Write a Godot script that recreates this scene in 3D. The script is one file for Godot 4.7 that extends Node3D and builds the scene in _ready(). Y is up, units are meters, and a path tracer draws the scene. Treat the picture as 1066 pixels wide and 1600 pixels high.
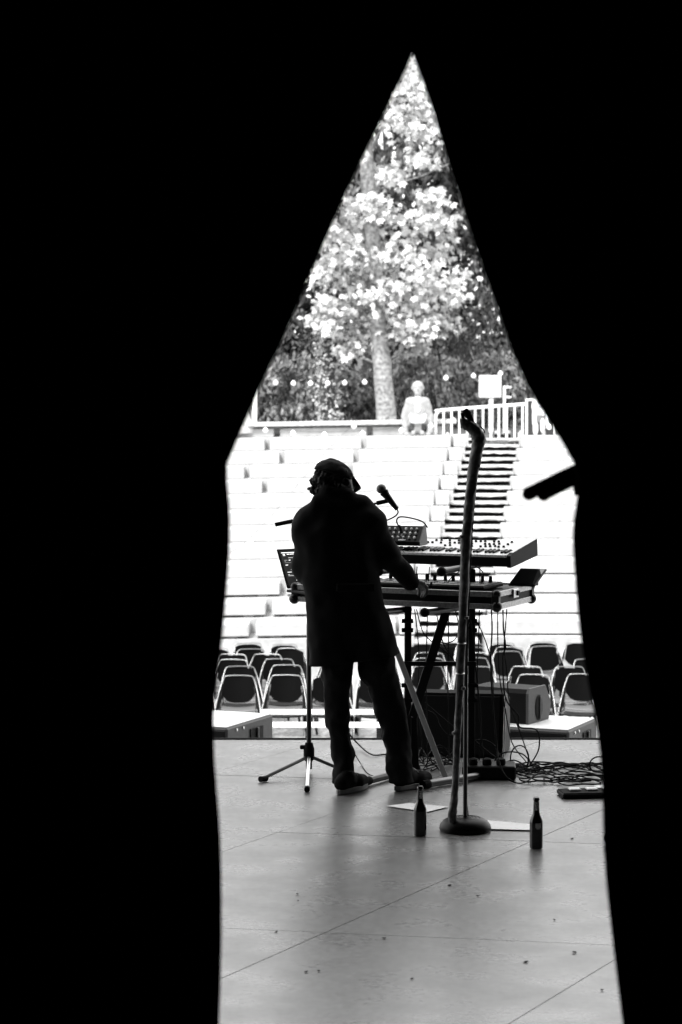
extends Node3D

# ---- measured lens of the place: 85 mm on full frame, eye 2.13 m above the stage ----
const F := 3777.0
const EYE := 2.13
const PITCH := 0.05290
const GROUND := -1.96

var names := {}
var M := {}
var rng := RandomNumberGenerator.new()

# ================= measuring =================
func ray(px: float, py: float) -> Vector3:
	var x := (px - 533.0) / F
	var y := (800.0 - py) / F
	return Vector3(x, y * cos(PITCH) - sin(PITCH), -(y * sin(PITCH) + cos(PITCH)))

func P(px: float, py: float, depth: float) -> Vector3:
	var d := ray(px, py)
	return Vector3(0, EYE, 0) + d * (depth / -d.z)

func on_level(px: float, py: float, level: float) -> Vector3:
	var d := ray(px, py)
	return Vector3(0, EYE, 0) + d * ((EYE - level) / -d.y)

func fl(px: float, py: float) -> Vector3:
	return on_level(px, py, 0.0)

# ================= nodes =================
func numbered(called: String) -> String:
	var n: int = names.get(called, 0)
	names[called] = n + 1
	return called if n == 0 else "%s_%03d" % [called, n]

func child_name(parent: Node, called: String) -> String:
	if not parent.has_node(NodePath(called)):
		return called
	var n := 1
	while parent.has_node(NodePath("%s_%03d" % [called, n])):
		n += 1
	return "%s_%03d" % [called, n]

func tag(o: Node, label: String, category: String, group := "") -> Node:
	o.set_meta("label", label)
	o.set_meta("category", category)
	if group != "":
		o.set_meta("group", group)
	return o

func thing(called: String, label: String, category: String, at := Vector3.ZERO, turn := 0.0, group := "") -> Node3D:
	var o := Node3D.new()
	o.name = numbered(called)
	add_child(o)
	o.position = at
	o.rotation.y = turn
	tag(o, label, category, group)
	return o

func obj(called: String, mesh: Mesh, m: Material, parent: Node = null) -> MeshInstance3D:
	var o := MeshInstance3D.new()
	o.mesh = mesh
	o.material_override = m
	if parent == null:
		o.name = numbered(called)
		add_child(o)
	else:
		o.name = child_name(parent, called)
		parent.add_child(o)
	return o

func struct(called: String, mesh: Mesh, m: Material) -> MeshInstance3D:
	var o := obj(called, mesh, m)
	o.set_meta("kind", "structure")
	return o

func dup(root: Node3D, called: String, at: Vector3, turn: Vector3) -> Node3D:
	var r: Node3D = root.duplicate()
	r.name = numbered(called)
	add_child(r)
	r.position = at
	r.rotation = turn
	return r

# ================= shapes =================
func st() -> SurfaceTool:
	var s := SurfaceTool.new()
	s.begin(Mesh.PRIMITIVE_TRIANGLES)
	return s

func done(s: SurfaceTool) -> ArrayMesh:
	s.generate_normals()
	return s.commit()

func face(s: SurfaceTool, pts: Array, c: Vector3) -> void:
	# a convex flat face, turned away from c
	var n: Vector3 = (pts[1] - pts[0]).cross(pts[2] - pts[0])
	var mid := Vector3.ZERO
	for p in pts:
		mid += p
	mid /= pts.size()
	var out := n.dot(mid - c) > 0.0
	for i in range(1, pts.size() - 1):
		s.add_vertex(pts[0])
		if out:
			s.add_vertex(pts[i + 1]); s.add_vertex(pts[i])
		else:
			s.add_vertex(pts[i]); s.add_vertex(pts[i + 1])

func box(s: SurfaceTool, xf: Transform3D, size: Vector3, bevel := 0.0) -> void:
	# box centred on xf with chamfered edges
	s.set_smooth_group(-1)
	var h := size * 0.5
	var b := minf(bevel, minf(h.x, minf(h.y, h.z)) * 0.9)
	var c := xf.origin
	if b <= 0.0:
		for ax in 3:
			for sg in [-1.0, 1.0]:
				var q := []
				for uv in [[-1, -1], [1, -1], [1, 1], [-1, 1]]:
					var v := Vector3.ZERO
					v[ax] = sg * h[ax]
					v[(ax + 1) % 3] = uv[0] * h[(ax + 1) % 3]
					v[(ax + 2) % 3] = uv[1] * h[(ax + 2) % 3]
					q.append(xf * v)
				face(s, q, c)
		return
	for ax in 3:
		var a1 := (ax + 1) % 3
		var a2 := (ax + 2) % 3
		for sg in [-1.0, 1.0]:
			var q := []
			for uv in [[-1, -1], [1, -1], [1, 1], [-1, 1]]:
				var v := Vector3.ZERO
				v[ax] = sg * h[ax]
				v[a1] = uv[0] * (h[a1] - b)
				v[a2] = uv[1] * (h[a2] - b)
				q.append(xf * v)
			face(s, q, c)
		for s1 in [-1.0, 1.0]:
			for s2 in [-1.0, 1.0]:
				var q := []
				for e in [[-1, 0], [1, 0], [1, 1], [-1, 1]]:
					var v := Vector3.ZERO
					v[ax] = e[0] * (h[ax] - b)
					v[a1] = s1 * (h[a1] if e[1] == 0 else h[a1] - b)
					v[a2] = s2 * (h[a2] - b if e[1] == 0 else h[a2])
					q.append(xf * v)
				face(s, q, c)
	for sx in [-1.0, 1.0]:
		for sy in [-1.0, 1.0]:
			for sz in [-1.0, 1.0]:
				face(s, [xf * Vector3(sx * h.x, sy * (h.y - b), sz * (h.z - b)), xf * Vector3(sx * (h.x - b), sy * h.y, sz * (h.z - b)), xf * Vector3(sx * (h.x - b), sy * (h.y - b), sz * h.z)], c)

func T(p: Vector3) -> Transform3D:
	return Transform3D(Basis.IDENTITY, p)

func box_mesh(center: Vector3, size: Vector3, bevel := 0.0) -> ArrayMesh:
	var s := st()
	box(s, T(center), size, bevel)
	return done(s)

func ext(c0: Vector3, c1: Vector3, bevel := 0.0) -> ArrayMesh:
	return box_mesh((c0 + c1) * 0.5, (c1 - c0).abs(), bevel)

func bar(s: SurfaceTool, a: Vector3, b: Vector3, w: float, t: float, side := Vector3.RIGHT, bevel := 0.002) -> void:
	# flat bar from a to b, w wide along side, t thick
	var y := (b - a).normalized()
	var z := side.cross(y).normalized()
	var x := y.cross(z).normalized()
	box(s, Transform3D(Basis(x, y, z), (a + b) * 0.5), Vector3(w, a.distance_to(b), t), bevel)

func smooth_path(pts: Array, per := 6) -> Array:
	var out := []
	var n := pts.size()
	for i in n - 1:
		var p0: Vector3 = pts[maxi(i - 1, 0)]
		var p1: Vector3 = pts[i]
		var p2: Vector3 = pts[i + 1]
		var p3: Vector3 = pts[mini(i + 2, n - 1)]
		for k in per:
			out.append(p1.cubic_interpolate(p2, p0, p3, float(k) / per))
	out.append(pts[n - 1])
	return out

func tube(s: SurfaceTool, pts: Array, radii: Variant, sides := 8, rough := 0.0) -> void:
	var n := pts.size()
	var rings := []
	var up := Vector3.ZERO
	for i in n:
		var d: Vector3 = (pts[mini(i + 1, n - 1)] - pts[maxi(i - 1, 0)]).normalized()
		if up == Vector3.ZERO:
			up = Vector3.UP if absf(d.y) < 0.9 else Vector3.RIGHT
		up = (up - d * up.dot(d)).normalized()
		var side := d.cross(up)
		var r: float = radii if radii is float else lerpf_list(radii, float(i) / maxi(n - 1, 1))
		var ring := []
		for k in sides:
			var a := TAU * k / sides
			var rr := r * (1.0 + (rng.randf_range(-rough, rough) if rough > 0.0 else 0.0))
			ring.append(pts[i] + (up * cos(a) + side * sin(a)) * rr)
		rings.append(ring)
	s.set_smooth_group(0)
	for i in n - 1:
		for k in sides:
			var k2 := (k + 1) % sides
			var a: Vector3 = rings[i][k]
			var b: Vector3 = rings[i][k2]
			var c: Vector3 = rings[i + 1][k2]
			var d: Vector3 = rings[i + 1][k]
			s.add_vertex(a); s.add_vertex(b); s.add_vertex(c)
			s.add_vertex(a); s.add_vertex(c); s.add_vertex(d)
	s.set_smooth_group(-1)
	face(s, rings[0], pts[1])
	face(s, rings[n - 1], pts[n - 2])

func lerpf_list(l: Array, t: float) -> float:
	var x := t * (l.size() - 1)
	var i := mini(int(x), l.size() - 2)
	return lerpf(l[i], l[i + 1], x - i)

func tube_mesh(pts: Array, radii: Variant, sides := 8) -> ArrayMesh:
	var s := st()
	tube(s, pts, radii, sides)
	return done(s)

func lathe(s: SurfaceTool, profile: Array, xf := Transform3D.IDENTITY, segs := 24) -> void:
	# profile: Vector2(radius, height) from bottom to top; sharp bends get a new smooth group
	var g := 0
	for i in profile.size() - 1:
		var p: Vector2 = profile[i]
		var q: Vector2 = profile[i + 1]
		if i > 0:
			var pr: Vector2 = profile[i - 1]
			if (p - pr).normalized().dot((q - p).normalized()) < 0.75:
				g += 1
		s.set_smooth_group(g)
		for k in segs:
			var a0 := TAU * k / segs
			var a1 := TAU * (k + 1) / segs
			var A := xf * Vector3(cos(a0) * p.x, p.y, sin(a0) * p.x)
			var B := xf * Vector3(cos(a1) * p.x, p.y, sin(a1) * p.x)
			var C := xf * Vector3(cos(a1) * q.x, q.y, sin(a1) * q.x)
			var D := xf * Vector3(cos(a0) * q.x, q.y, sin(a0) * q.x)
			if p.x > 1e-5:
				s.add_vertex(A); s.add_vertex(B); s.add_vertex(C)
			if q.x > 1e-5:
				s.add_vertex(A); s.add_vertex(C); s.add_vertex(D)

func lathe_mesh(profile: Array, xf := Transform3D.IDENTITY, segs := 24) -> ArrayMesh:
	var s := st()
	lathe(s, profile, xf, segs)
	return done(s)

func ball(s: SurfaceTool, c: Vector3, r: float, n := 10) -> void:
	var pr := []
	for i in n / 2 + 1:
		var a := -PI / 2 + PI * i / (n / 2)
		pr.append(Vector2(cos(a) * r, sin(a) * r))
	lathe(s, pr, T(c), n)

func cyl(s: SurfaceTool, a: Vector3, b: Vector3, r: float, sides := 12) -> void:
	tube(s, [a, b], r, sides)

func extrude(s: SurfaceTool, outline: Array, x0: float, x1: float) -> void:
	# a convex-ish outline of (z, y) points swept along x
	s.set_smooth_group(-1)
	var poly := PackedVector2Array(outline)
	var idx := Geometry2D.triangulate_polygon(poly)
	var cc := Vector2.ZERO
	for p in poly:
		cc += p
	cc /= poly.size()
	var c := Vector3((x0 + x1) * 0.5, cc.y, cc.x)
	for x in [x0, x1]:
		for i in range(0, idx.size(), 3):
			var q := []
			for k in 3:
				var v := poly[idx[i + k]]
				q.append(Vector3(x, v.y, v.x))
			face(s, q, c)
	var cw := Geometry2D.is_polygon_clockwise(poly)
	for i in poly.size():
		var a := poly[i]
		var b := poly[(i + 1) % poly.size()]
		var n2 := Vector2(b.y - a.y, a.x - b.x) * (-1.0 if cw else 1.0)
		var q := [Vector3(x0, a.y, a.x), Vector3(x1, a.y, a.x), Vector3(x1, b.y, b.x), Vector3(x0, b.y, b.x)]
		var mid: Vector3 = (q[0] + q[2]) * 0.5
		face(s, q, mid - Vector3(0, n2.y, n2.x))

# ---- blended capsules meshed as surface nets ----
func nets(prims: Array, cell: float, k: float, cuts := [], amp := 0.0, freq := 10.0, into: Array = [], seed := 3) -> Array:
	# prims: [a, b, ra, rb]; returns [verts, normals, indices] appended to into
	var lo := Vector3.INF
	var hi := -Vector3.INF
	for p in prims:
		var r: float = maxf(p[2], p[3]) + cell * 3.0 + amp
		var e := Vector3(r, r, r)
		lo = lo.min(p[0] - e).min(p[1] - e)
		hi = hi.max(p[0] + e).max(p[1] + e)
	var nx := int((hi.x - lo.x) / cell) + 2
	var ny := int((hi.y - lo.y) / cell) + 2
	var nz := int((hi.z - lo.z) / cell) + 2
	var f := PackedFloat32Array()
	f.resize(nx * ny * nz)
	f.fill(1.0)
	for p in prims:
		var a: Vector3 = p[0]
		var b: Vector3 = p[1]
		var ra: float = p[2]
		var rb: float = p[3]
		var r := maxf(ra, rb) + maxf(cell * 3.0, k) + amp
		var e := Vector3(r, r, r)
		var i0 := ((a.min(b) - e - lo) / cell).floor().max(Vector3.ZERO)
		var i1 := ((a.max(b) + e - lo) / cell).ceil()
		var ba := b - a
		var bb := maxf(ba.length_squared(), 1e-9)
		for iz in range(int(i0.z), mini(int(i1.z), nz - 1) + 1):
			for iy in range(int(i0.y), mini(int(i1.y), ny - 1) + 1):
				var row := (iz * ny + iy) * nx
				for ix in range(int(i0.x), mini(int(i1.x), nx - 1) + 1):
					var q := lo + Vector3(ix, iy, iz) * cell - a
					var t := clampf(q.dot(ba) / bb, 0.0, 1.0)
					var d := (q - ba * t).length() - lerpf(ra, rb, t)
					var o := f[row + ix]
					var h := maxf(k - absf(d - o), 0.0) / k
					f[row + ix] = minf(d, o) - h * h * k * 0.25
	var noise := FastNoiseLite.new()
	noise.seed = seed
	noise.frequency = freq
	noise.fractal_octaves = 2
	if amp > 0.0 or cuts.size() > 0:
		for iz in nz:
			for iy in ny:
				for ix in nx:
					var at := (iz * ny + iy) * nx + ix
					var v := f[at]
					if v > 0.9:
						continue
					var p := lo + Vector3(ix, iy, iz) * cell
					if amp > 0.0 and absf(v) < amp + cell * 4.0:
						v += amp * noise.get_noise_3dv(p)
					for c in cuts:
						v = maxf(v, (p - c[0]).dot(c[1]))
					f[at] = v
	var verts: PackedVector3Array = into[0] if into.size() else PackedVector3Array()
	var norms: PackedVector3Array = into[1] if into.size() else PackedVector3Array()
	var idx: PackedInt32Array = into[2] if into.size() else PackedInt32Array()
	var which := PackedInt32Array()
	which.resize(nx * ny * nz)
	which.fill(-1)
	var off := [0, 1, nx, nx + 1, nx * ny, nx * ny + 1, nx * ny + nx, nx * ny + nx + 1]
	for iz in nz - 1:
		for iy in ny - 1:
			for ix in nx - 1:
				var at := (iz * ny + iy) * nx + ix
				var v0 := f[at]
				if v0 > 0.95:
					continue
				var ins := 0
				for o in off:
					if f[at + o] < 0.0:
						ins += 1
				if ins == 0 or ins == 8:
					continue
				var sum := Vector3.ZERO
				var cnt := 0
				for ax in 3:
					for u in 2:
						for w in 2:
							var c := Vector3.ZERO
							c[(ax + 1) % 3] = u
							c[(ax + 2) % 3] = w
							var ia: int = at + int(c.x) + int(c.y) * nx + int(c.z) * nx * ny
							var step: int = [1, nx, nx * ny][ax]
							var fa := f[ia]
							var fb := f[ia + step]
							if (fa < 0.0) != (fb < 0.0):
								c[ax] = fa / (fa - fb)
								sum += c
								cnt += 1
				which[at] = verts.size()
				verts.append(lo + (Vector3(ix, iy, iz) + sum / cnt) * cell)
				norms.append(Vector3.ZERO)
	var steps := [1, nx, nx * ny]
	for iz in range(1, nz - 1):
		for iy in range(1, ny - 1):
			for ix in range(1, nx - 1):
				var at := (iz * ny + iy) * nx + ix
				var fa := f[at]
				if fa > 0.95:
					continue
				for ax in 3:
					var fb := f[at + steps[ax]]
					if (fa < 0.0) == (fb < 0.0):
						continue
					var u: int = steps[(ax + 1) % 3]
					var w: int = steps[(ax + 2) % 3]
					var c0 := which[at - u - w]
					var c1 := which[at - w]
					var c2 := which[at]
					var c3 := which[at - u]
					if c0 < 0 or c1 < 0 or c2 < 0 or c3 < 0:
						continue
					var n := (verts[c2] - verts[c0]).cross(verts[c3] - verts[c1])
					if fa < 0.0:
						idx.append_array([c0, c2, c1, c0, c3, c2])
					else:
						n = -n
						idx.append_array([c0, c1, c2, c0, c2, c3])
					for c in [c0, c1, c2, c3]:
						norms[c] += n
	return [verts, norms, idx]

func nets_mesh(arr: Array) -> ArrayMesh:
	var norms: PackedVector3Array = arr[1]
	for i in norms.size():
		norms[i] = norms[i].normalized() if norms[i].length_squared() > 0.0 else Vector3.UP
	var a := []
	a.resize(Mesh.ARRAY_MAX)
	a[Mesh.ARRAY_VERTEX] = arr[0]
	a[Mesh.ARRAY_NORMAL] = norms
	a[Mesh.ARRAY_INDEX] = arr[2]
	var m := ArrayMesh.new()
	m.add_surface_from_arrays(Mesh.PRIMITIVE_TRIANGLES, a)
	return m

# ================= materials =================
func mat(g: float, rough := 0.6, metal := 0.0) -> StandardMaterial3D:
	var m := StandardMaterial3D.new()
	m.albedo_color = Color(g, g, g).linear_to_srgb()
	m.roughness = rough
	m.metallic = metal
	return m

func grain(seed: int, size: int, freq: float, lo: float, hi: float, oct := 4, stretch := 1) -> ImageTexture:
	# grey variation of a surface, as sRGB multipliers
	var n := FastNoiseLite.new()
	n.seed = seed
	n.frequency = freq
	n.fractal_octaves = oct
	var im := n.get_seamless_image(size, size / stretch)
	if stretch > 1:
		im.resize(size, size)
	var data := im.get_data()
	for i in data.size():
		data[i] = int(255.0 * clampf(lerpf(lo, hi, data[i] / 255.0), 0.0, 1.0))
	return ImageTexture.create_from_image(Image.create_from_data(size, size, false, Image.FORMAT_L8, data))

func textured(m: StandardMaterial3D, t: Texture2D, per_metre: float, world := false) -> StandardMaterial3D:
	m.albedo_texture = t
	m.uv1_triplanar = true
	m.uv1_world_triplanar = world
	m.uv1_scale = Vector3.ONE * per_metre
	return m

func floor_textures() -> Array:
	# worn film-faced plywood with a fine pressed mesh: [albedo, roughness]
	var size := 1536
	var big := FastNoiseLite.new(); big.seed = 11; big.frequency = 0.006; big.fractal_octaves = 5
	var fine := FastNoiseLite.new(); fine.seed = 12; fine.frequency = 0.05; fine.fractal_octaves = 3
	var a := big.get_seamless_image(size, size).get_data()
	var b := fine.get_seamless_image(size, size).get_data()
	var col := PackedByteArray(); col.resize(size * size)
	var rgh := PackedByteArray(); rgh.resize(size * size)
	var wire := [1.0, 0.75, 0.25, 0.0, 0.25, 0.75]
	for y in size:
		for x in size:
			var i := y * size + x
			# diagonal wire print, 6 pixels a thread
			var mesh: float = wire[(x + y) % 6] * 0.5 + wire[(x - y + size) % 6] * 0.5
			var w := a[i] / 255.0
			var v := 0.82 + (w - 0.5) * 0.40 + (b[i] / 255.0 - 0.5) * 0.20 - mesh * 0.22
			col[i] = clampi(int(v * 255.0), 0, 255)
			rgh[i] = clampi(int((0.72 + (0.5 - w) * 0.3 + (b[i] / 255.0 - 0.5) * 0.10 + mesh * 0.06) * 255.0), 0, 255)
	return [ImageTexture.create_from_image(Image.create_from_data(size, size, false, Image.FORMAT_L8, col)), ImageTexture.create_from_image(Image.create_from_data(size, size, false, Image.FORMAT_L8, rgh))]

func materials() -> void:
	var ft := floor_textures()
	M.floor = mat(0.35, 0.40)
	textured(M.floor, ft[0], 1.0 / 3.6, true)
	M.floor.roughness_texture = ft[1]
	M.floor.metallic_specular = 0.8
	M.under = mat(0.30, 0.9)
	M.curtain = mat(0.004, 0.95)
	M.curtain.metallic_specular = 0.1
	M.house = mat(0.008, 0.95)
	var conc := grain(21, 512, 0.012, 0.82, 1.0, 5)
	M.concrete = textured(mat(0.48, 0.9), conc, 0.7, true)
	M.bench = textured(mat(0.43, 0.75), grain(22, 256, 0.02, 0.9, 1.0, 5), 0.9, true)
	M.stone = textured(mat(0.60, 0.9), grain(23, 256, 0.03, 0.72, 1.0, 5), 1.3, true)
	M.earth = textured(mat(0.06, 1.0), grain(24, 256, 0.04, 0.5, 1.0, 5), 0.6, true)
	M.gravel = textured(mat(0.52, 1.0), grain(25, 256, 0.06, 0.6, 1.0, 5), 0.8, true)
	M.bark = textured(mat(0.62, 0.9), grain(26, 256, 0.03, 0.35, 1.0, 5), 1.4)
	M.dark_bark = textured(mat(0.10, 0.95), grain(27, 256, 0.04, 0.4, 1.0, 5), 1.5)
	M.leaf = mat(1.0, 0.45)
	M.leaf.vertex_color_use_as_albedo = true
	M.leaf.backlight_enabled = true
	M.leaf.backlight = Color(0.25, 0.25, 0.25)
	M.big_leaf = mat(0.52, 0.42)
	M.big_leaf.backlight_enabled = true
	M.big_leaf.backlight = Color(0.25, 0.25, 0.25)
	M.plastic = mat(0.005, 0.4)
	M.shell = mat(0.002, 0.5)
	M.shell.metallic_specular = 0.12
	M.seat = mat(0.02, 0.12)
	M.black = mat(0.006, 0.5)
	M.rubber = mat(0.004, 0.8)
	M.tube = mat(0.55, 0.28, 1.0)
	M.chair_tube = mat(0.24, 0.3, 1.0)
	M.dark_tube = mat(0.012, 0.32)
	M.dull_tube = mat(0.16, 0.35, 1.0)
	M.alu = textured(mat(0.55, 0.42, 1.0), grain(28, 256, 0.05, 0.7, 1.0), 4.0)
	M.cabinet = textured(mat(0.004, 0.55), grain(29, 256, 0.15, 0.5, 1.0), 3.0)
	M.grey_cabinet = textured(mat(0.055, 0.6), grain(30, 256, 0.12, 0.55, 1.0), 3.0)
	M.grille = mat(0.004, 0.6)
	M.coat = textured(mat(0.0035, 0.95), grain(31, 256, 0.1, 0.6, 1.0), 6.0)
	M.coat.metallic_specular = 0.25
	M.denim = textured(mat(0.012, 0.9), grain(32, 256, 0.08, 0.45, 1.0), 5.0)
	M.skin = mat(0.11, 0.5)
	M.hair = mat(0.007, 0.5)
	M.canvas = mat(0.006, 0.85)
	M.sole = mat(0.24, 0.7)
	M.white_paint = mat(0.8, 0.5)
	M.paper = mat(0.82, 0.8)
	M.key = mat(0.75, 0.3)
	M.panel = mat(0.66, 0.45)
	M.wood = textured(mat(0.17, 0.5), grain(33, 512, 0.02, 0.15, 1.0, 5), 2.6)
	for n in ["black", "plastic", "hair", "cabinet", "grille", "denim", "canvas", "rubber"]:
		M[n].metallic_specular = 0.22
	M.glass = mat(0.006, 0.06)
	M.label = mat(0.45, 0.5)
	M.galv = mat(0.72, 0.5)
	M.bulb = mat(0.9, 0.25)

# ================= the setting =================
const ORD := ["lowest", "second", "third", "fourth", "fifth", "sixth", "seventh", "eighth", "ninth", "tenth", "eleventh", "topmost"]
const Z0 := 31.0
const RISE := 0.199
const RUN := 0.8
const LEAN := 0.0165      # the left terrace climbs a little towards the stairway

func tread(k: float) -> float:
	return EYE - 3.24 + RISE * k

func stair_left(z: float) -> float:
	return 0.89 + 0.125 * (z - Z0)

func stair_right(z: float) -> float:
	return 1.80 + 0.130 * (z - Z0)

func leaned(p: Vector3) -> Vector3:
	return Vector3(p.x, p.y + (p.x - 1.6) * LEAN, p.z)

func build_stage() -> void:
	# floor sheets: seams measured on the floor, (A) across and (B) running back to the right
	var base := struct("stage_floor", ext(Vector3(-8, GROUND, 3.4), Vector3(8, -0.022, -14.42)), M.under)
	var A := [-2.9, -0.85, 1.2, 3.25, 5.27, 7.28, 9.29, 11.35, 12.97]
	var s := -0.19
	for i in A.size():
		for j in range(-12, 9):
			var q := []
			for c in [[0, 0], [0, 1], [1, 1], [1, 0]]:
				var b: float = -0.427 - 8.58 / 1.98 + 1.30 * (j + c[1])
				if i + c[0] < A.size():
					# Z = a + s X, X = b + Z / 1.98
					var z: float = (A[i + c[0]] + s * b) / (1.0 - s / 1.98)
					q.append(Vector3(b + z / 1.98, 0, -z))
				else:
					q.append(Vector3(b + 14.40 / 1.98, 0, -14.40))
			var mid: Vector3 = (q[0] + q[1] + q[2] + q[3]) * 0.25
			if absf(mid.x) > 6.6:
				continue
			var sf := st()
			sf.set_smooth_group(-1)
			var dip := rng.randf_range(-0.0012, 0.0)
			var top := []
			var low := []
			for v in q:
				var dir: Vector3 = (mid - v).normalized()
				var inw: Vector3 = v + dir * 0.0034
				top.append(Vector3(inw.x, dip, inw.z))
				low.append(Vector3(v.x + dir.x * 0.003, -0.018, v.z + dir.z * 0.003))
			face(sf, top, mid - Vector3(0, 1, 0))
			for e in 4:
				face(sf, [top[e], top[(e + 1) % 4], low[(e + 1) % 4], low[e]], mid)
			obj("floor_panel", done(sf), M.floor, base)
	# dark trim along the front edge
	var trim := st()
	box(trim, T(Vector3(0, -0.017, -14.436)), Vector3(15.6, 0.045, 0.030), 0.005)
	obj("edge_trim", done(trim), M.rubber, base)
	struct("stage_roof", ext(Vector3(-8, 5.6, 3.4), Vector3(8, 5.9, -13.2)), M.house)  # out of view; front edge drawn back so sky light reaches the floor
	struct("unseen_wall_left", ext(Vector3(-6.4, 0.0, 3.2), Vector3(-6.2, 5.6, -10.2)), M.house)  # unseen, added to keep backstage black; stops short to admit light from the left
	struct("unseen_wall_right", ext(Vector3(6.2, 0.0, 3.2), Vector3(6.4, 5.6, -14.2)), M.house)  # unseen, added to block daylight; runs forward to keep the right side dark
	struct("unseen_wall_back", ext(Vector3(-6.2, 0.0, 3.0), Vector3(6.2, 5.6, 3.2)), M.house)  # unseen, added behind the camera to keep sky light off the curtains

func build_ground() -> void:
	struct("ground", ext(Vector3(-250, GROUND - 0.5, -14.5), Vector3(250, GROUND, -41.0)), M.gravel)
	var s := st()
	s.set_smooth_group(0)
	var prev := []
	for i in 15:
		var z := -40.9 - i * 8.0
		var row := []
		for j in 25:
			var x := -120.0 + j * 10.0
			row.append(Vector3(x, 1.28 + maxf(0.0, i - 1) * 0.28 + (sin(x * 0.13 + i) * 0.15 if i > 0 else 0.0), z))
		if i > 0:
			for j in 24:
				for p in [prev[j], row[j], row[j + 1], prev[j], row[j + 1], prev[j + 1]]:
					s.add_vertex(p)
		prev = row
	struct("hill", done(s), M.earth)

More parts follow.
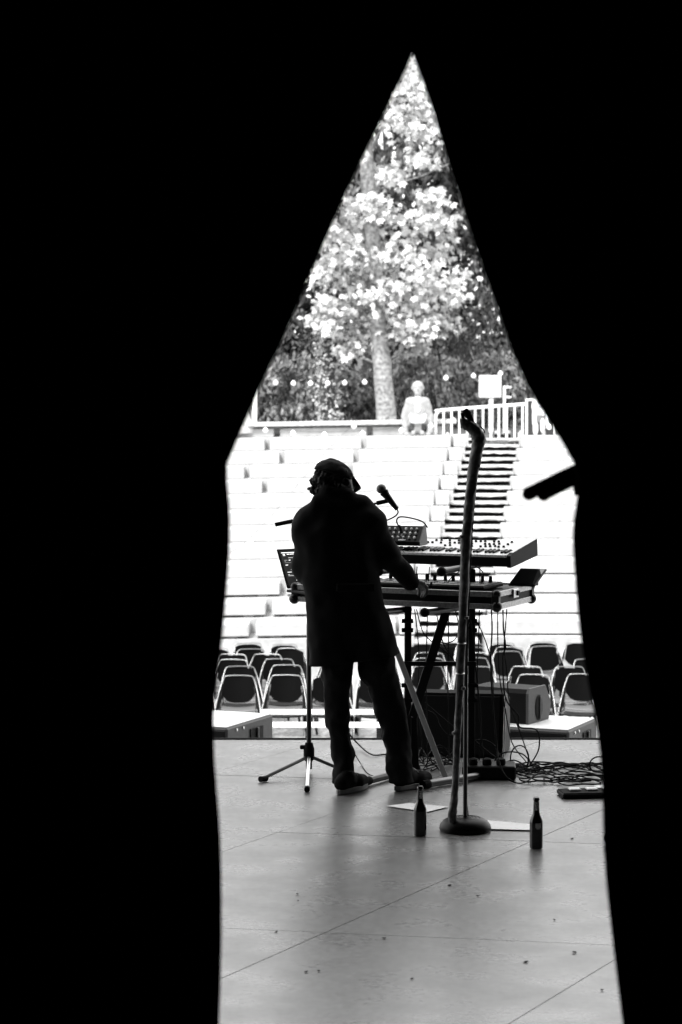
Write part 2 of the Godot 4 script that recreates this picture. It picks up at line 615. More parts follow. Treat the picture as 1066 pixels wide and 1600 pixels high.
func build_terraces() -> void:
	var sl := st()
	var sr := st()
	for k in 13:
		var z0 := Z0 + RUN * k
		var z1 := z0 + RUN if k < 12 else 40.95
		var h := tread(k)
		var xl := stair_left(z0 + 0.4)
		var xr := stair_right(z0 + 0.4)
		# left: a leaning slab as a prism, right: level
		sl.set_smooth_group(-1)
		var q := []
		for c in [Vector3(-11, h, -z0), Vector3(xl, h, -z0), Vector3(xl, h, -z1), Vector3(-11, h, -z1)]:
			q.append(leaned(c))
		var low := []
		for v in q:
			low.append(Vector3(v.x, GROUND, v.z))
		var mid: Vector3 = (q[0] + low[2]) * 0.5
		face(sl, q, mid)
		for e in [0, 1, 3]:
			face(sl, [q[e], q[(e + 1) % 4], low[(e + 1) % 4], low[e]], mid)
		box(sr, T(Vector3((xr + 13.0) * 0.5, (h + GROUND) * 0.5, -(z0 + z1) * 0.5)), Vector3(13.0 - xr, h - GROUND, z1 - z0), 0.01)
	struct("terrace_left", done(sl), M.concrete)
	struct("terrace_right", done(sr), M.concrete)

	# benches on the terraces
	var gaps := {0: [394], 1: [420], 2: [442], 3: [476], 4: [490], 5: [480], 6: [485], 7: [505], 8: [414, 548], 9: [386, 548], 10: [441, 557], 11: [418, 569]}
	for k in 12:
		var z := Z0 + RUN * k + 0.06
		var h := tread(k)
		var xs := []
		for px in gaps[k]:
			xs.append((px - 533.0) * z / F)
		var first: float = xs[0]
		var edges := [first - 5.1, first - 3.4, first - 1.7]
		edges.append_array(xs)
		edges.append(stair_left(z) - 0.14)
		for e in edges.size() - 1:
			bench(edges[e] + 0.045, edges[e + 1] - 0.045, h, z, true, 0.03 if k < 3 else 0.002, k)
		var x0 := stair_right(z) + 0.02
		var rl := [2.4, 3.1, 2.75]
		var cuts := [x0, x0 + rl[k % 3], x0 + rl[k % 3] + 2.4, x0 + rl[k % 3] + 4.8]
		for e in 3:
			bench(cuts[e] + 0.01, cuts[e + 1] - 0.01, h, z, false, 0.018 if k < 4 else 0.002, k)

	# the wall behind the top row, with its coping
	var w := thing("retaining_wall", "long pale wall with a projecting coping behind the top bench row", "wall")
	var zt := Z0 + RUN * 12 + 0.35
	var px_cuts := [-120, 60, 250, 433, 578, 700]
	for i in px_cuts.size() - 1:
		var xa: float = (px_cuts[i] - 533.0) * zt / F + 0.05
		var xb: float = (px_cuts[i + 1] - 533.0) * zt / F - 0.05
		var b := (xa + xb) * 0.5
		var t := tread(12) + (b - 1.6) * LEAN
		var pan := obj("wall_panel", box_mesh(Vector3.ZERO, Vector3(xb - xa, 0.15, 0.10), 0.012), M.bench, w)
		pan.position = Vector3(b, t + 0.072, -zt)
		pan.rotation.z = LEAN
	var back := obj("wall_body", box_mesh(Vector3.ZERO, Vector3(14.2, 0.20, 0.16), 0.01), M.concrete, w)
	back.position = Vector3(-5.2, tread(12) + (-5.2 - 1.6) * LEAN + 0.07, -zt - 0.16)
	back.rotation.z = LEAN
	var cap := obj("coping", box_mesh(Vector3.ZERO, Vector3(14.3, 0.075, 0.42), 0.012), M.stone, w)
	cap.position = Vector3(-5.2, tread(12) + (-5.2 - 1.6) * LEAN + 0.215, -zt - 0.06)
	cap.rotation.z = LEAN

	# stairway between the two terraces
	var stair := thing("stairway", "narrow flight of rough stone steps between the two bench terraces", "stairs")
	for j in 25:
		var z := Z0 + 0.4 * j
		var y := tread(0) + RISE * 0.5 * (j - 0.6)
		var xa := stair_left(z) + 0.02
		var xb := stair_right(z) - 0.02
		var s := st()
		# slab with an uneven front edge
		s.set_smooth_group(-1)
		var n := 9
		var th := 0.032
		var fr := []
		for i in n + 1:
			fr.append([lerpf(xa, xb, float(i) / n), rng.randf_range(-0.022, 0.022), rng.randf_range(-0.007, 0.005)])
		for i in n:
			var c := Vector3((xa + xb) * 0.5, -th * 0.5, -0.2)
			var a: Array = fr[i]
			var b: Array = fr[i + 1]
			var f0 := Vector3(a[0], a[2], a[1]); var f1 := Vector3(b[0], b[2], b[1])
			var g0 := Vector3(a[0], -th + a[2] * 1.4, a[1] * 0.4); var g1 := Vector3(b[0], -th + b[2] * 1.4, b[1] * 0.4)
			var b0 := Vector3(a[0], 0, -0.5); var b1 := Vector3(b[0], 0, -0.5)
			face(s, [f0, f1, b1, b0], c)
			face(s, [f0, f1, g1, g0], c)
			face(s, [g0, g1, Vector3(b[0], -th, -0.5), Vector3(a[0], -th, -0.5)], c)
		var step := obj("step", done(s), M.stone, stair)
		step.position = Vector3(0, y, -z)
		var bed := obj("riser", ext(Vector3(xa + 0.02, -0.12, -0.30), Vector3(xb - 0.02, -th - 0.001, -0.5)), M.earth, step)
		bed.position = Vector3.ZERO
	for k in 12:
		var z := Z0 + RUN * k
		var x := stair_left(z)
		var s2 := st()
		box(s2, T(Vector3(0, 0, 0)), Vector3(0.20, 0.19, 0.74), 0.012)
		var ck := obj("cheek_stone", done(s2), M.stone, stair)
		ck.position = Vector3(x - 0.035, tread(k) + 0.105, -z - 0.44)
		ck.rotation.y = rng.randf_range(-0.04, 0.04)

func bench(xa: float, xb: float, h: float, z: float, left: bool, gap: float, k: int) -> void:
	var mid := (xa + xb) * 0.5
	var y := h + ((mid - 1.6) * LEAN if left else 0.0)
	var b := thing("bench", "pale solid bench block on the %s tier up from the chairs, %s" % [ORD[k], "coped wall terrace" if left else "poster board terrace"], "bench", Vector3(mid, y, -z), 0.0, "benches on the %s tier below the %s" % [ORD[k], "coped wall" if left else "poster board"])
	if left:
		b.rotation.z = LEAN
	obj("seat_block", ext(Vector3((xa - xb) * 0.5, gap, -0.01), Vector3((xb - xa) * 0.5, 0.194, -0.70), 0.012), M.bench, b)
	for sx in [-1.0, 1.0]:
		obj("foot", ext(Vector3(sx * (xb - xa) * 0.36 - 0.07, -0.003, -0.10), Vector3(sx * (xb - xa) * 0.36 + 0.07, gap + 0.004, -0.6)), M.concrete, b)

# ================= vegetation =================
func leaf_mesh(size: float, lobes := 5) -> ArrayMesh:
	# a lobed leaf, folded along its midrib
	var s := st()
	s.set_smooth_group(-1)
	var ring := []
	for i in lobes * 2 + 1:
		var a := -2.3 + 4.6 * i / (lobes * 2)
		var r := size * (0.5 if i % 2 == 0 else 0.30) * (1.0 - 0.22 * absf(a) / 2.3)
		if i == 0 or i == lobes * 2:
			r = size * 0.22
		ring.append(Vector3(sin(a) * r, cos(a) * r, -absf(sin(a)) * r * 0.35 - cos(a) * r * 0.12))
	var stem := Vector3(0, -size * 0.05, 0)
	for i in ring.size() - 1:
		s.add_vertex(stem); s.add_vertex(ring[i]); s.add_vertex(ring[i + 1])
	return done(s)

func blade_mesh(size: float) -> ArrayMesh:
	# a small pointed leaf of four faces
	var s := st()
	s.set_smooth_group(-1)
	var a := Vector3(0, -size * 0.5, 0)
	var b := Vector3(size * 0.24, 0, -size * 0.07)
	var c := Vector3(0, size * 0.5, -size * 0.1)
	var d := Vector3(-size * 0.24, 0, -size * 0.07)
	var m := Vector3(0, 0, 0.0)
	for t in [[a, d, m], [d, c, m], [c, b, m], [b, a, m]]:
		for p in t:
			s.add_vertex(p)
	return done(s)

func leaf_turn(up_bias: float) -> Basis:
	# hanging leaves that look mostly outward and up
	var n := Vector3(rng.randfn(), rng.randfn() * 0.7 + up_bias, rng.randfn() + 0.5).normalized()
	var y := Vector3(rng.randfn() * 0.6, -1.0, rng.randfn() * 0.6)
	y = (y - n * y.dot(n)).normalized()
	return Basis(y.cross(n), y, n)

func scatter(called: String, parent: Node, mesh: Mesh, places: Array, grey: float, vary: float) -> void:
	var mm := MultiMesh.new()
	mm.transform_format = MultiMesh.TRANSFORM_3D
	mm.use_colors = true
	mm.mesh = mesh
	mm.instance_count = places.size()
	for i in places.size():
		mm.set_instance_transform(i, places[i])
		var g := grey * rng.randf_range(1.0 - vary, 1.0 + vary)
		mm.set_instance_color(i, Color(g, g, g))
	var o := MultiMeshInstance3D.new()
	o.multimesh = mm
	o.material_override = M.leaf
	o.name = child_name(parent, called)
	parent.add_child(o)
	o.set_meta("kind", "stuff")

func branch(s: SurfaceTool, a: Vector3, b: Vector3, r0: float, r1: float, wob := 0.12) -> Array:
	var pts := []
	var l := a.distance_to(b)
	for i in 6:
		var t := i / 5.0
		var w := Vector3(rng.randfn(), rng.randfn() * 0.5, rng.randfn()) * wob * l * 0.2 * sin(PI * t)
		pts.append(a.lerp(b, t) + w)
	tube(s, pts, [r0, r1], 7)
	return pts

func main_tree() -> void:
	var zt := 43.0
	var foot := Vector3(P(606, 668, zt).x, 1.28, -zt)
	var t := thing("plane_tree", "tall broad-leaved tree with a pale leaning trunk behind the coped wall", "tree", foot)
	var s := st()
	var line := []
	for p in [[606, 690], [603, 640], [598, 580], [592, 520], [586, 440], [582, 370], [576, 300], [572, 220], [574, 140], [580, 40], [590, -60]]:
		line.append(P(p[0], p[1], zt) - foot)
	tube(s, smooth_path(line, 4), [0.20, 0.175, 0.165, 0.155, 0.14, 0.125, 0.10, 0.07, 0.03], 14, 0.05)
	obj("trunk", done(s), M.bark, t)
	# foliage masses in the place (px centre, px radii, depth spread)
	var masses := [[600, 492, 120, 42, 0.7, 620], [545, 445, 60, 45, 0.7, 330], [660, 440, 70, 52, 0.7, 480], [600, 400, 110, 48, 0.8, 640], [640, 340, 80, 42, 0.8, 430], [545, 335, 55, 45, 0.8, 240],
		[520, 500, 45, 30, 0.5, 140], [640, 530, 55, 20, 0.5, 150], [555, 545, 22, 14, 0.4, 26], [625, 265, 75, 40, 1.0, 150], [585, 255, 55, 40, 1.0, 90], [650, 195, 75, 45, 1.2, 330], [640, 120, 75, 50, 1.4, 620], [600, 60, 140, 60, 1.6, 800],
		[470, 330, 70, 60, 1.2, 330], [440, 200, 110, 70, 1.5, 600], [800, 240, 90, 80, 1.5, 600], [790, 120, 120, 70, 1.6, 700], [440, 90, 140, 70, 1.6, 700]]
	var places := []
	var trunk_gap: float = P(581, 372, zt).y - foot.y      # a stretch of bare trunk shows here
	var sb := st()
	for m in masses:
		var c := P(m[0], m[1], zt) - foot
		var rx: float = m[2] / (F / zt)
		var ry: float = m[3] / (F / zt)
		var root: Vector3 = line[0]
		for p in line:
			if p.y < c.y - 0.1:
				root = p
		if absf(m[0] - 595.0) < 90.0 and m[1] > 230:
			branch(sb, root, c, 0.03, 0.012, 0.3)
		else:
			branch(sb, root, c, 0.02, 0.006, 0.5)
		var clumps := maxi(4, int(m[5] / 22))
		for q in clumps:
			var u := Vector3(rng.randfn(), rng.randfn(), rng.randfn()) * 0.55
			if u.length() > 1.0:
				u = u.normalized() * rng.randf_range(0.7, 1.0)
			var cc: Vector3 = c + Vector3(u.x * rx, u.y * ry, u.z * m[4] * 1.3)
			if q % 3 == 0:
				branch(sb, c + (cc - c) * 0.2, cc, 0.012, 0.005)
			for i in 22:
				var v := Vector3(rng.randfn() * 0.14, rng.randfn() * 0.085, rng.randfn() * 0.14)
				var sc := rng.randf_range(0.7, 1.3)
				var at: Vector3 = cc + v
				var wx := (at + foot).x
				var wz := -(at + foot).z
				if wz < zt and absf(533.0 + F * wx / wz - 581.0) < 17.0 and absf(at.y - trunk_gap) < 0.20:
					continue
				places.append(Transform3D(leaf_turn(0.7).scaled_local(Vector3.ONE * sc), at))
	obj("limbs", done(sb), M.bark, t)
	# the leaves towards the wall are picked out one by one, the others are a mass
	places.sort_custom(func(a, b): return a.origin.z > b.origin.z)
	var lm := leaf_mesh(0.185)
	var near := []
	var rest := []
	for p in places:
		if near.size() < 300 and p.origin.y < 6.5:
			near.append(p)
		else:
			rest.append(p)
	for p in near:
		var o := obj("leaf", lm, M.big_leaf, t)
		o.transform = p
	scatter("crown", t, lm, rest, 0.52, 0.45)

func ivy_trunk() -> void:
	var zt := 43.6
	var foot := Vector3(P(512, 668, zt).x, 1.3, -zt)
	var t := thing("ivy_clad_tree", "slim trunk wrapped in small pale leaves beside the tall tree", "tree", foot)
	var line := []
	for p in [[514, 700], [512, 600], [516, 520], [522, 430], [530, 330], [535, 200], [540, 60]]:
		line.append(P(p[0], p[1], zt) - foot)
	obj("trunk", tube_mesh(smooth_path(line, 3), [0.14, 0.13, 0.11, 0.06], 10), M.dark_bark, t)
	var places := []
	for i in 2600:
		var h := rng.randf()
		var c: Vector3 = smooth_at(line, h * 0.72)
		var a := rng.randf() * TAU
		var r := 0.13 + absf(rng.randfn()) * 0.09
		places.append(Transform3D(leaf_turn(0.4).scaled_local(Vector3.ONE * rng.randf_range(0.6, 1.2)), c + Vector3(cos(a) * r, rng.randfn() * 0.1, sin(a) * r)))
	scatter("crown", t, leaf_mesh(0.085, 3), places, 0.42, 0.5)

func smooth_at(l: Array, t: float) -> Vector3:
	var x := t * (l.size() - 1)
	var i := mini(int(x), l.size() - 2)
	return (l[i] as Vector3).lerp(l[i + 1], x - i)

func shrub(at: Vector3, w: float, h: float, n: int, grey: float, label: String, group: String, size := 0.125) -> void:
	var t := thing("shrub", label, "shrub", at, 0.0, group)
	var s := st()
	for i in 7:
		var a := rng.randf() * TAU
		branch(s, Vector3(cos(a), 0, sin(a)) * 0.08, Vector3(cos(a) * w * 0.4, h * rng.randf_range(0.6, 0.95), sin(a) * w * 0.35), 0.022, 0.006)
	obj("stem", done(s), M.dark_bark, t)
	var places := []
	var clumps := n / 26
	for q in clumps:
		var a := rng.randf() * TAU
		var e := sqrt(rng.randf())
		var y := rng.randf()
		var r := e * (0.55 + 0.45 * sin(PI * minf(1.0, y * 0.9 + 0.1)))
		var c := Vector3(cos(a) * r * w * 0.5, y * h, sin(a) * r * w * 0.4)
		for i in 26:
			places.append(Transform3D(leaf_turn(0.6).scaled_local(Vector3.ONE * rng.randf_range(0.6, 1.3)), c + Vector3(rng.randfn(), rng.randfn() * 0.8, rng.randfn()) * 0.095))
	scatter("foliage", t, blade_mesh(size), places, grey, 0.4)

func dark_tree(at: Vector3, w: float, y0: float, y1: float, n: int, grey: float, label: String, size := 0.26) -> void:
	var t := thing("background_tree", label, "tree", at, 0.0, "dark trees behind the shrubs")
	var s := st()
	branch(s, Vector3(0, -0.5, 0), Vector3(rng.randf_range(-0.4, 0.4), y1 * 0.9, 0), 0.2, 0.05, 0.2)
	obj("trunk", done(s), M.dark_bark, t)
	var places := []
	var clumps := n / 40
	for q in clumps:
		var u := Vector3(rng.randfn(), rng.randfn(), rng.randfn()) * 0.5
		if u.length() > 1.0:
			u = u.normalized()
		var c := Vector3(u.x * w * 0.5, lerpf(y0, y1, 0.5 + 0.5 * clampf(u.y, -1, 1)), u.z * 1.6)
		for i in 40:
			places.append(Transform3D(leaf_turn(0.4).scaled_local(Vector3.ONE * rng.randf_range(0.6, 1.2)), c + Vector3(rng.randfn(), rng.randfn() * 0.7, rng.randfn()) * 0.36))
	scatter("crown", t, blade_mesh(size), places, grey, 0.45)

func build_vegetation() -> void:
	main_tree()
	ivy_trunk()
	# shrubs along the path behind the wall
	var sp := [[395, 1.5, 1.35], [440, 1.7, 1.25], [490, 1.4, 0.95], [545, 1.5, 1.05], [580, 1.3, 0.95], [640, 1.5, 1.25], [690, 1.6, 1.30], [745, 1.7, 1.20], [800, 1.6, 1.30], [850, 1.7, 1.35]]
	for p in sp:
		var z := 44.6 + rng.randf_range(-0.3, 0.5)
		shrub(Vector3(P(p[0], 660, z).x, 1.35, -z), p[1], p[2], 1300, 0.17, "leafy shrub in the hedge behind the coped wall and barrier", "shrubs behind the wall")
	var sp2 := [[410, 1.9], [470, 2.1], [700, 2.3], [760, 2.6], [830, 2.5]]
	for p in sp2:
		var z := 46.5
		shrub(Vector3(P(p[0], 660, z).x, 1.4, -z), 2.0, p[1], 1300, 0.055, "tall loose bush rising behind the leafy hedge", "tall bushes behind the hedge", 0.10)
	# dark wood behind
	for i in 9:
		var z := 52.0 + (i % 2) * 2.2
		var x := -6.4 + i * 1.75
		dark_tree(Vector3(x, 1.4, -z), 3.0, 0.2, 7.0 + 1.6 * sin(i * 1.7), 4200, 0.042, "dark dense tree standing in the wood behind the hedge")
	for i in 4:
		var z := 57.5
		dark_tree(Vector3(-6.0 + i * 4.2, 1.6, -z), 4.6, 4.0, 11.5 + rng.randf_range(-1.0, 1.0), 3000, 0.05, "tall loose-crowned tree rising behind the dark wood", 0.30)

# ================= things on the upper path =================
func build_upper_path() -> void:
	# sign on its post
	var zs := 42.0
	var g := Vector3(P(767, 690, zs).x, 1.30, -zs)
	var sg := thing("square_sign", "square white sign board on a white post behind the barrier", "sign", g)
	var top := P(766, 604, zs) - g
	obj("board", box_mesh(top, Vector3(0.385, 0.385, 0.03), 0.012), M.white_paint, sg)
	obj("post", ext(Vector3(-0.035, -0.02, -0.055), Vector3(0.045, top.y, -0.018), 0.006), M.galv, sg)
	var sm := st()
	var arc := []
	for i in 13:
		var a := -PI / 2 + PI * i / 12
		arc.append(top + Vector3(0.02 + cos(a) * 0.085, sin(a) * 0.10, 0.017))
	tube(sm, arc, 0.006, 5)
	obj("printed_arc", done(sm), M.label, sg)
	# small stake with two arms
	var ss := thing("marker_stake", "thin pale stake with two short arms beside the square sign", "stake", Vector3(P(788, 690, 41.7).x, 1.30, -41.7))
	var hs := P(788, 603, 41.7).y - 1.30
	obj("pole", ext(Vector3(-0.022, -0.02, -0.02), Vector3(0.022, hs, 0.02), 0.004), M.galv, ss)
	for dy in [0.02, 0.19]:
		obj("arm", ext(Vector3(0.024, hs - dy - 0.02, -0.012), Vector3(0.12, hs - dy + 0.015, 0.012), 0.004), M.galv, ss)
	# crowd barrier across the head of the stairs
	var zb := 40.75
	var a := P(681, 662, zb)
	var b := P(829, 654, zb)
	var base := Vector3((a.x + b.x) * 0.5, tread(12) , -zb)
	var br := thing("crowd_barrier", "white tubular crowd barrier across the head of the stairway", "barrier", base)
	var tl := P(681, 642, zb) - base
	var tr := P(829, 631, zb) - base
	var bl := P(681, 699, zb) - base
	var brr := P(829, 687, zb) - base
	var s := st()
	var loop := [bl, tl - Vector3(0, 0.12, 0), tl + Vector3(0.035, -0.035, 0), tl + Vector3(0.13, 0.012, 0), tr]
	tube(s, smooth_path(loop, 5), 0.026, 10)
	obj("frame", done(s), M.white_paint, br)
	obj("end_post", tube_mesh([tr + Vector3(0, 0.03, 0), Vector3(tr.x, 0.0, 0)], 0.03, 10), M.white_paint, br)
	obj("lower_rail", tube_mesh([bl, brr], 0.024, 10), M.white_paint, br)
	for i in 11:
		var t := (i + 1.0) / 12.0
		var p := bl.lerp(brr, t)
		var q := tl.lerp(tr, t)
		obj("upright", tube_mesh([p - Vector3(0, 0.10, 0), q], 0.017, 8), M.white_paint, br)
	for t in [0.12, 0.88]:
		var p := bl.lerp(brr, t)
		obj("foot", tube_mesh([Vector3(p.x, p.y, 0), Vector3(p.x, 0.02, 0.0), Vector3(p.x, 0.02, 0.22)], 0.02, 8), M.white_paint, br)
	# low pickets behind the barrier
	for i in 6:
		var p := P(776 + i * 9.5, 672 + (i % 2) * 4, 41.35)
		var pk := thing("wooden_picket", "short pale round-topped picket behind the crowd barrier", "picket", Vector3(p.x, 1.26, -41.35), 0.0, "low pickets behind the barrier")
		obj("stake", lathe_mesh([Vector2(0.0, -0.05), Vector2(0.038, -0.05), Vector2(0.036, p.y - 1.31), Vector2(0.025, p.y - 1.275), Vector2(0.0, p.y - 1.265)], Transform3D.IDENTITY, 10), M.stone, pk)
	# picture board
	var zp := 40.55
	var pb := Vector3(P(845, 684, zp).x, tread(12), -zp)
	var po := thing("poster_board", "small board with a dark printed picture of a pale figure", "poster", pb, 0.06)
	var y0 := P(845, 684, zp).y - pb.y
	var y1 := P(845, 627, zp).y - pb.y
	var w := 0.44
	obj("backing", ext(Vector3(-w / 2 - 0.03, 0.0, -0.05), Vector3(w / 2 + 0.03, y1 + 0.04, -0.012), 0.005), M.white_paint, po)
	var im := Image.create_empty(88, 112, false, Image.FORMAT_RGB8)
	im.fill(Color(0.14, 0.14, 0.14))
	blob(im, 26, 16, 13, 20, 0.97); blob(im, 44, 30, 16, 22, 0.95); blob(im, 40, 54, 22, 12, 0.42)
	blob(im, 22, 50, 7, 34, 0.98); blob(im, 50, 76, 8, 22, 0.93); blob(im, 26, 84, 9, 22, 0.80); blob(im, 66, 52, 5, 30, 0.95); blob(im, 72, 78, 9, 10, 0.95); blob(im, 54, 100, 6, 14, 0.6); blob(im, 46, 18, 12, 2, 0.1)
	var pm := mat(1.0, 0.5)
	pm.albedo_texture = ImageTexture.create_from_image(im)
	var qs := st()
	qs.set_smooth_group(-1)
	for v in [[0, 0], [0, 1], [1, 1], [0, 0], [1, 1], [1, 0]]:
		qs.set_uv(Vector2(v[0], 1.0 - v[1]))
		qs.add_vertex(Vector3(-w / 2 + v[0] * w, y0 + 0.01 + v[1] * (y1 - y0), -0.008))
	obj("print", done(qs), pm, po)
	# white post and covered parasol at the other end
	var zc := 41.4
	var pp := Vector3(P(398, 660, zc).x, 1.28, -zc)
	var wp := thing("white_post", "square white post standing behind the wall beside the covered parasol", "post", pp)
	var ph := P(398, 560, zc).y - pp.y
	obj("shaft", ext(Vector3(-0.045, -0.03, -0.045), Vector3(0.04, ph, 0.04), 0.008), M.white_paint, wp)
	obj("top_plate", ext(Vector3(-0.06, ph, -0.06), Vector3(0.055, ph + 0.02, 0.055), 0.004), M.white_paint, wp)
	var zq := 41.0
	var pq := Vector3(P(376, 660, zq).x, 1.25, -zq)
	var cp := thing("covered_parasol", "folded parasol under a pale cone cover behind the wall", "parasol", pq)
	var hq := P(376, 625, zq).y - pq.y
	obj("cover", lathe_mesh([Vector2(0.24, 0.05), Vector2(0.25, 0.10), Vector2(0.17, hq * 0.5), Vector2(0.06, hq * 0.94), Vector2(0.0, hq)], Transform3D.IDENTITY, 20), M.label, cp)
	obj("pole", tube_mesh([Vector3(0, -0.03, 0), Vector3(0, 0.06, 0)], 0.03), M.tube, cp)

func blob(im: Image, cx: int, cy: int, rx: int, ry: int, g: float) -> void:
	for y in range(maxi(0, cy - ry), mini(im.get_height(), cy + ry + 1)):
		for x in range(maxi(0, cx - rx), mini(im.get_width(), cx + rx + 1)):
			var u := float(x - cx) / rx
			var v := float(y - cy) / ry
			if u * u + v * v <= 1.0:
				im.set_pixel(x, y, Color(g, g, g))

func standing_visitor() -> void:
	var z := 40.35
	var base := Vector3(P(652, 690, z).x, tread(12), -z)
	var t := thing("person", "person in a pale open jacket standing behind the top bench row", "person", base)
	var q := func(px: float, py: float, dz := 0.0) -> Vector3: return P(px, py, z + dz) - base
	var ground := 0.0
	# one continuous body
	var b := []
	b.append([q.call(653, 604), q.call(653, 607), 0.096, 0.086])
	b.append([q.call(653, 612, -0.04), q.call(653, 614, -0.05), 0.065, 0.052])
	b.append([q.call(653, 606, -0.115), q.call(653, 608, -0.12), 0.013, 0.017])
	b.append([q.call(643.8, 605), q.call(643.8, 608), 0.014, 0.014])
	b.append([q.call(662.2, 605), q.call(662.2, 608), 0.014, 0.014])
	b.append([q.call(653, 614), q.call(653, 624), 0.052, 0.06])
	b.append([q.call(642, 628), q.call(664, 628), 0.06, 0.06])
	b.append([q.call(653, 632), q.call(653, 668), 0.12, 0.12])
	for sx in [-1, 1]:
		var x: float = 652.5 + 16.5 * sx
		b.append([q.call(652.5 + 10 * sx, 627), q.call(x + 4 * sx, 652), 0.05, 0.042])
		b.append([q.call(x + 4 * sx, 652), q.call(x + 2 * sx, 674, -0.08), 0.042, 0.03])
		b.append([q.call(652.5 + 7 * sx, 668), Vector3(q.call(652.5 + 7 * sx, 668).x, 0.45, 0), 0.085, 0.06])
		b.append([Vector3(q.call(652.5 + 7 * sx, 668).x, 0.45, 0), Vector3(q.call(652.5 + 7 * sx, 668).x, 0.08, -0.02), 0.06, 0.045])
		b.append([Vector3(q.call(652.5 + 7 * sx, 668).x, 0.045, -0.02), Vector3(q.call(652.5 + 7 * sx, 668).x, 0.035, 0.14), 0.045, 0.035])
		# palm and fingers
		var hp: Vector3 = q.call(x + 1.5 * sx, 678, -0.10)
		b.append([q.call(x + 2 * sx, 674, -0.08), hp, 0.03, 0.034])
		for f in 4:
			var o := Vector3((f - 1.5) * 0.019, -0.035, 0.01)
			b.append([hp + o * 0.6, hp + o + Vector3(0, -0.055 + 0.008 * absf(f - 1.2), -0.012), 0.010, 0.008])
		b.append([hp + Vector3(-0.03 * sx, 0.01, 0.02), hp + Vector3(-0.042 * sx, -0.04, 0.03), 0.011, 0.009])
	var arr := nets(b, 0.012, 0.02)
	obj("body", nets_mesh(arr), mat(0.30, 0.6), t)
	var j := []
	j.append([q.call(643, 627), q.call(663, 627), 0.075, 0.075])
	for sx in [-1, 1]:
		j.append([q.call(652.5 + 6 * sx, 632), q.call(652.5 + 7 * sx, 662), 0.10, 0.095])
		j.append([q.call(652.5 + 13.5 * sx, 629), q.call(652.5 + 20 * sx, 652), 0.070, 0.060])
		j.append([q.call(652.5 + 19.5 * sx, 652), q.call(652.5 + 19 * sx, 675, -0.08), 0.056, 0.05])
	obj("jacket", nets_mesh(nets(j, 0.014, 0.03, [], 0.012, 9.0)), mat(0.27, 0.9), t)
	var sh := []
	sh.append([q.call(653, 624, -0.06), q.call(653, 640, -0.115), 0.05, 0.045])
	obj("shirt", nets_mesh(nets(sh, 0.012, 0.02)), M.paper, t)
	var bag := []
	bag.append([q.call(646, 657, -0.15), q.call(660, 657, -0.15), 0.05, 0.05])
	bag.append([q.call(643, 650, -0.14), q.call(647, 656, -0.15), 0.035, 0.04])
	bag.append([q.call(664, 650, -0.14), q.call(659, 656, -0.15), 0.035, 0.04])
	obj("waist_bag", nets_mesh(nets(bag, 0.012, 0.03, [], 0.006, 12.0)), M.paper, t)
	var tr := []
	for sx in [-1, 1]:
		var x: float = q.call(652.5 + 7 * sx, 668).x
		tr.append([q.call(652.5 + 6 * sx, 668), Vector3(x, 0.48, 0), 0.105, 0.08])
		tr.append([Vector3(x, 0.48, 0), Vector3(x, 0.10, -0.02), 0.08, 0.07])
	obj("trousers", nets_mesh(nets(tr, 0.014, 0.02, [], 0.01, 8.0)), mat(0.05, 0.9), t)

func string_lights() -> void:
	var runs := [
		[[[300, 588], [410, 598], [490, 600], [570, 598], [690, 592], [808, 582], [900, 570]], 40.2, 40.2, 17, "string of white globe bulbs across the hedge above the wall"],
		[[[330, 660], [405, 672], [507, 680], [640, 672], [720, 655]], 39.2, 39.6, 9, "string of white globe bulbs sagging along the coped wall"],
		[[[300, 880], [383, 853], [505, 716], [560, 660]], 30.0, 39.0, 7, "string of white globe bulbs slung down over the coped wall terrace"],
		[[[893, 690], [878, 790], [872, 845], [867, 905], [865, 970], [868, 1040]], 38.0, 30.5, 7, "string of white globe bulbs slung down over the poster board terrace"]]
	for r in runs:
		var pts := []
		var n: int = r[0].size()
		for i in n:
			pts.append(P(r[0][i][0], r[0][i][1] - 5, lerpf(r[1], r[2], float(i) / (n - 1))))
		var path := smooth_path(pts, 12)
		var t := thing("string_light", r[4], "string lights", pts[0])
		var loc := []
		for p in path:
			loc.append(p - pts[0])
		obj("wire", tube_mesh(loc, 0.0025, 5), M.black, t)
		for i in r[3]:
			var p := smooth_at(loc, (i + 0.5) / r[3])
			var wp: Vector3 = p + pts[0]
			var px := 533.0 - F * wp.x / wp.z
			if r[3] == 17 and px > 585.0 and px < 680.0:
				continue
			var s := st()
			lathe(s, [Vector2(0.0, -0.085), Vector2(0.025, -0.078), Vector2(0.042, -0.05), Vector2(0.036, -0.025), Vector2(0.016, -0.008), Vector2(0.014, 0.004), Vector2(0.0, 0.006)], T(Vector3.ZERO), 12)
			var o := obj("bulb", done(s), M.bulb, t)
			o.position = p

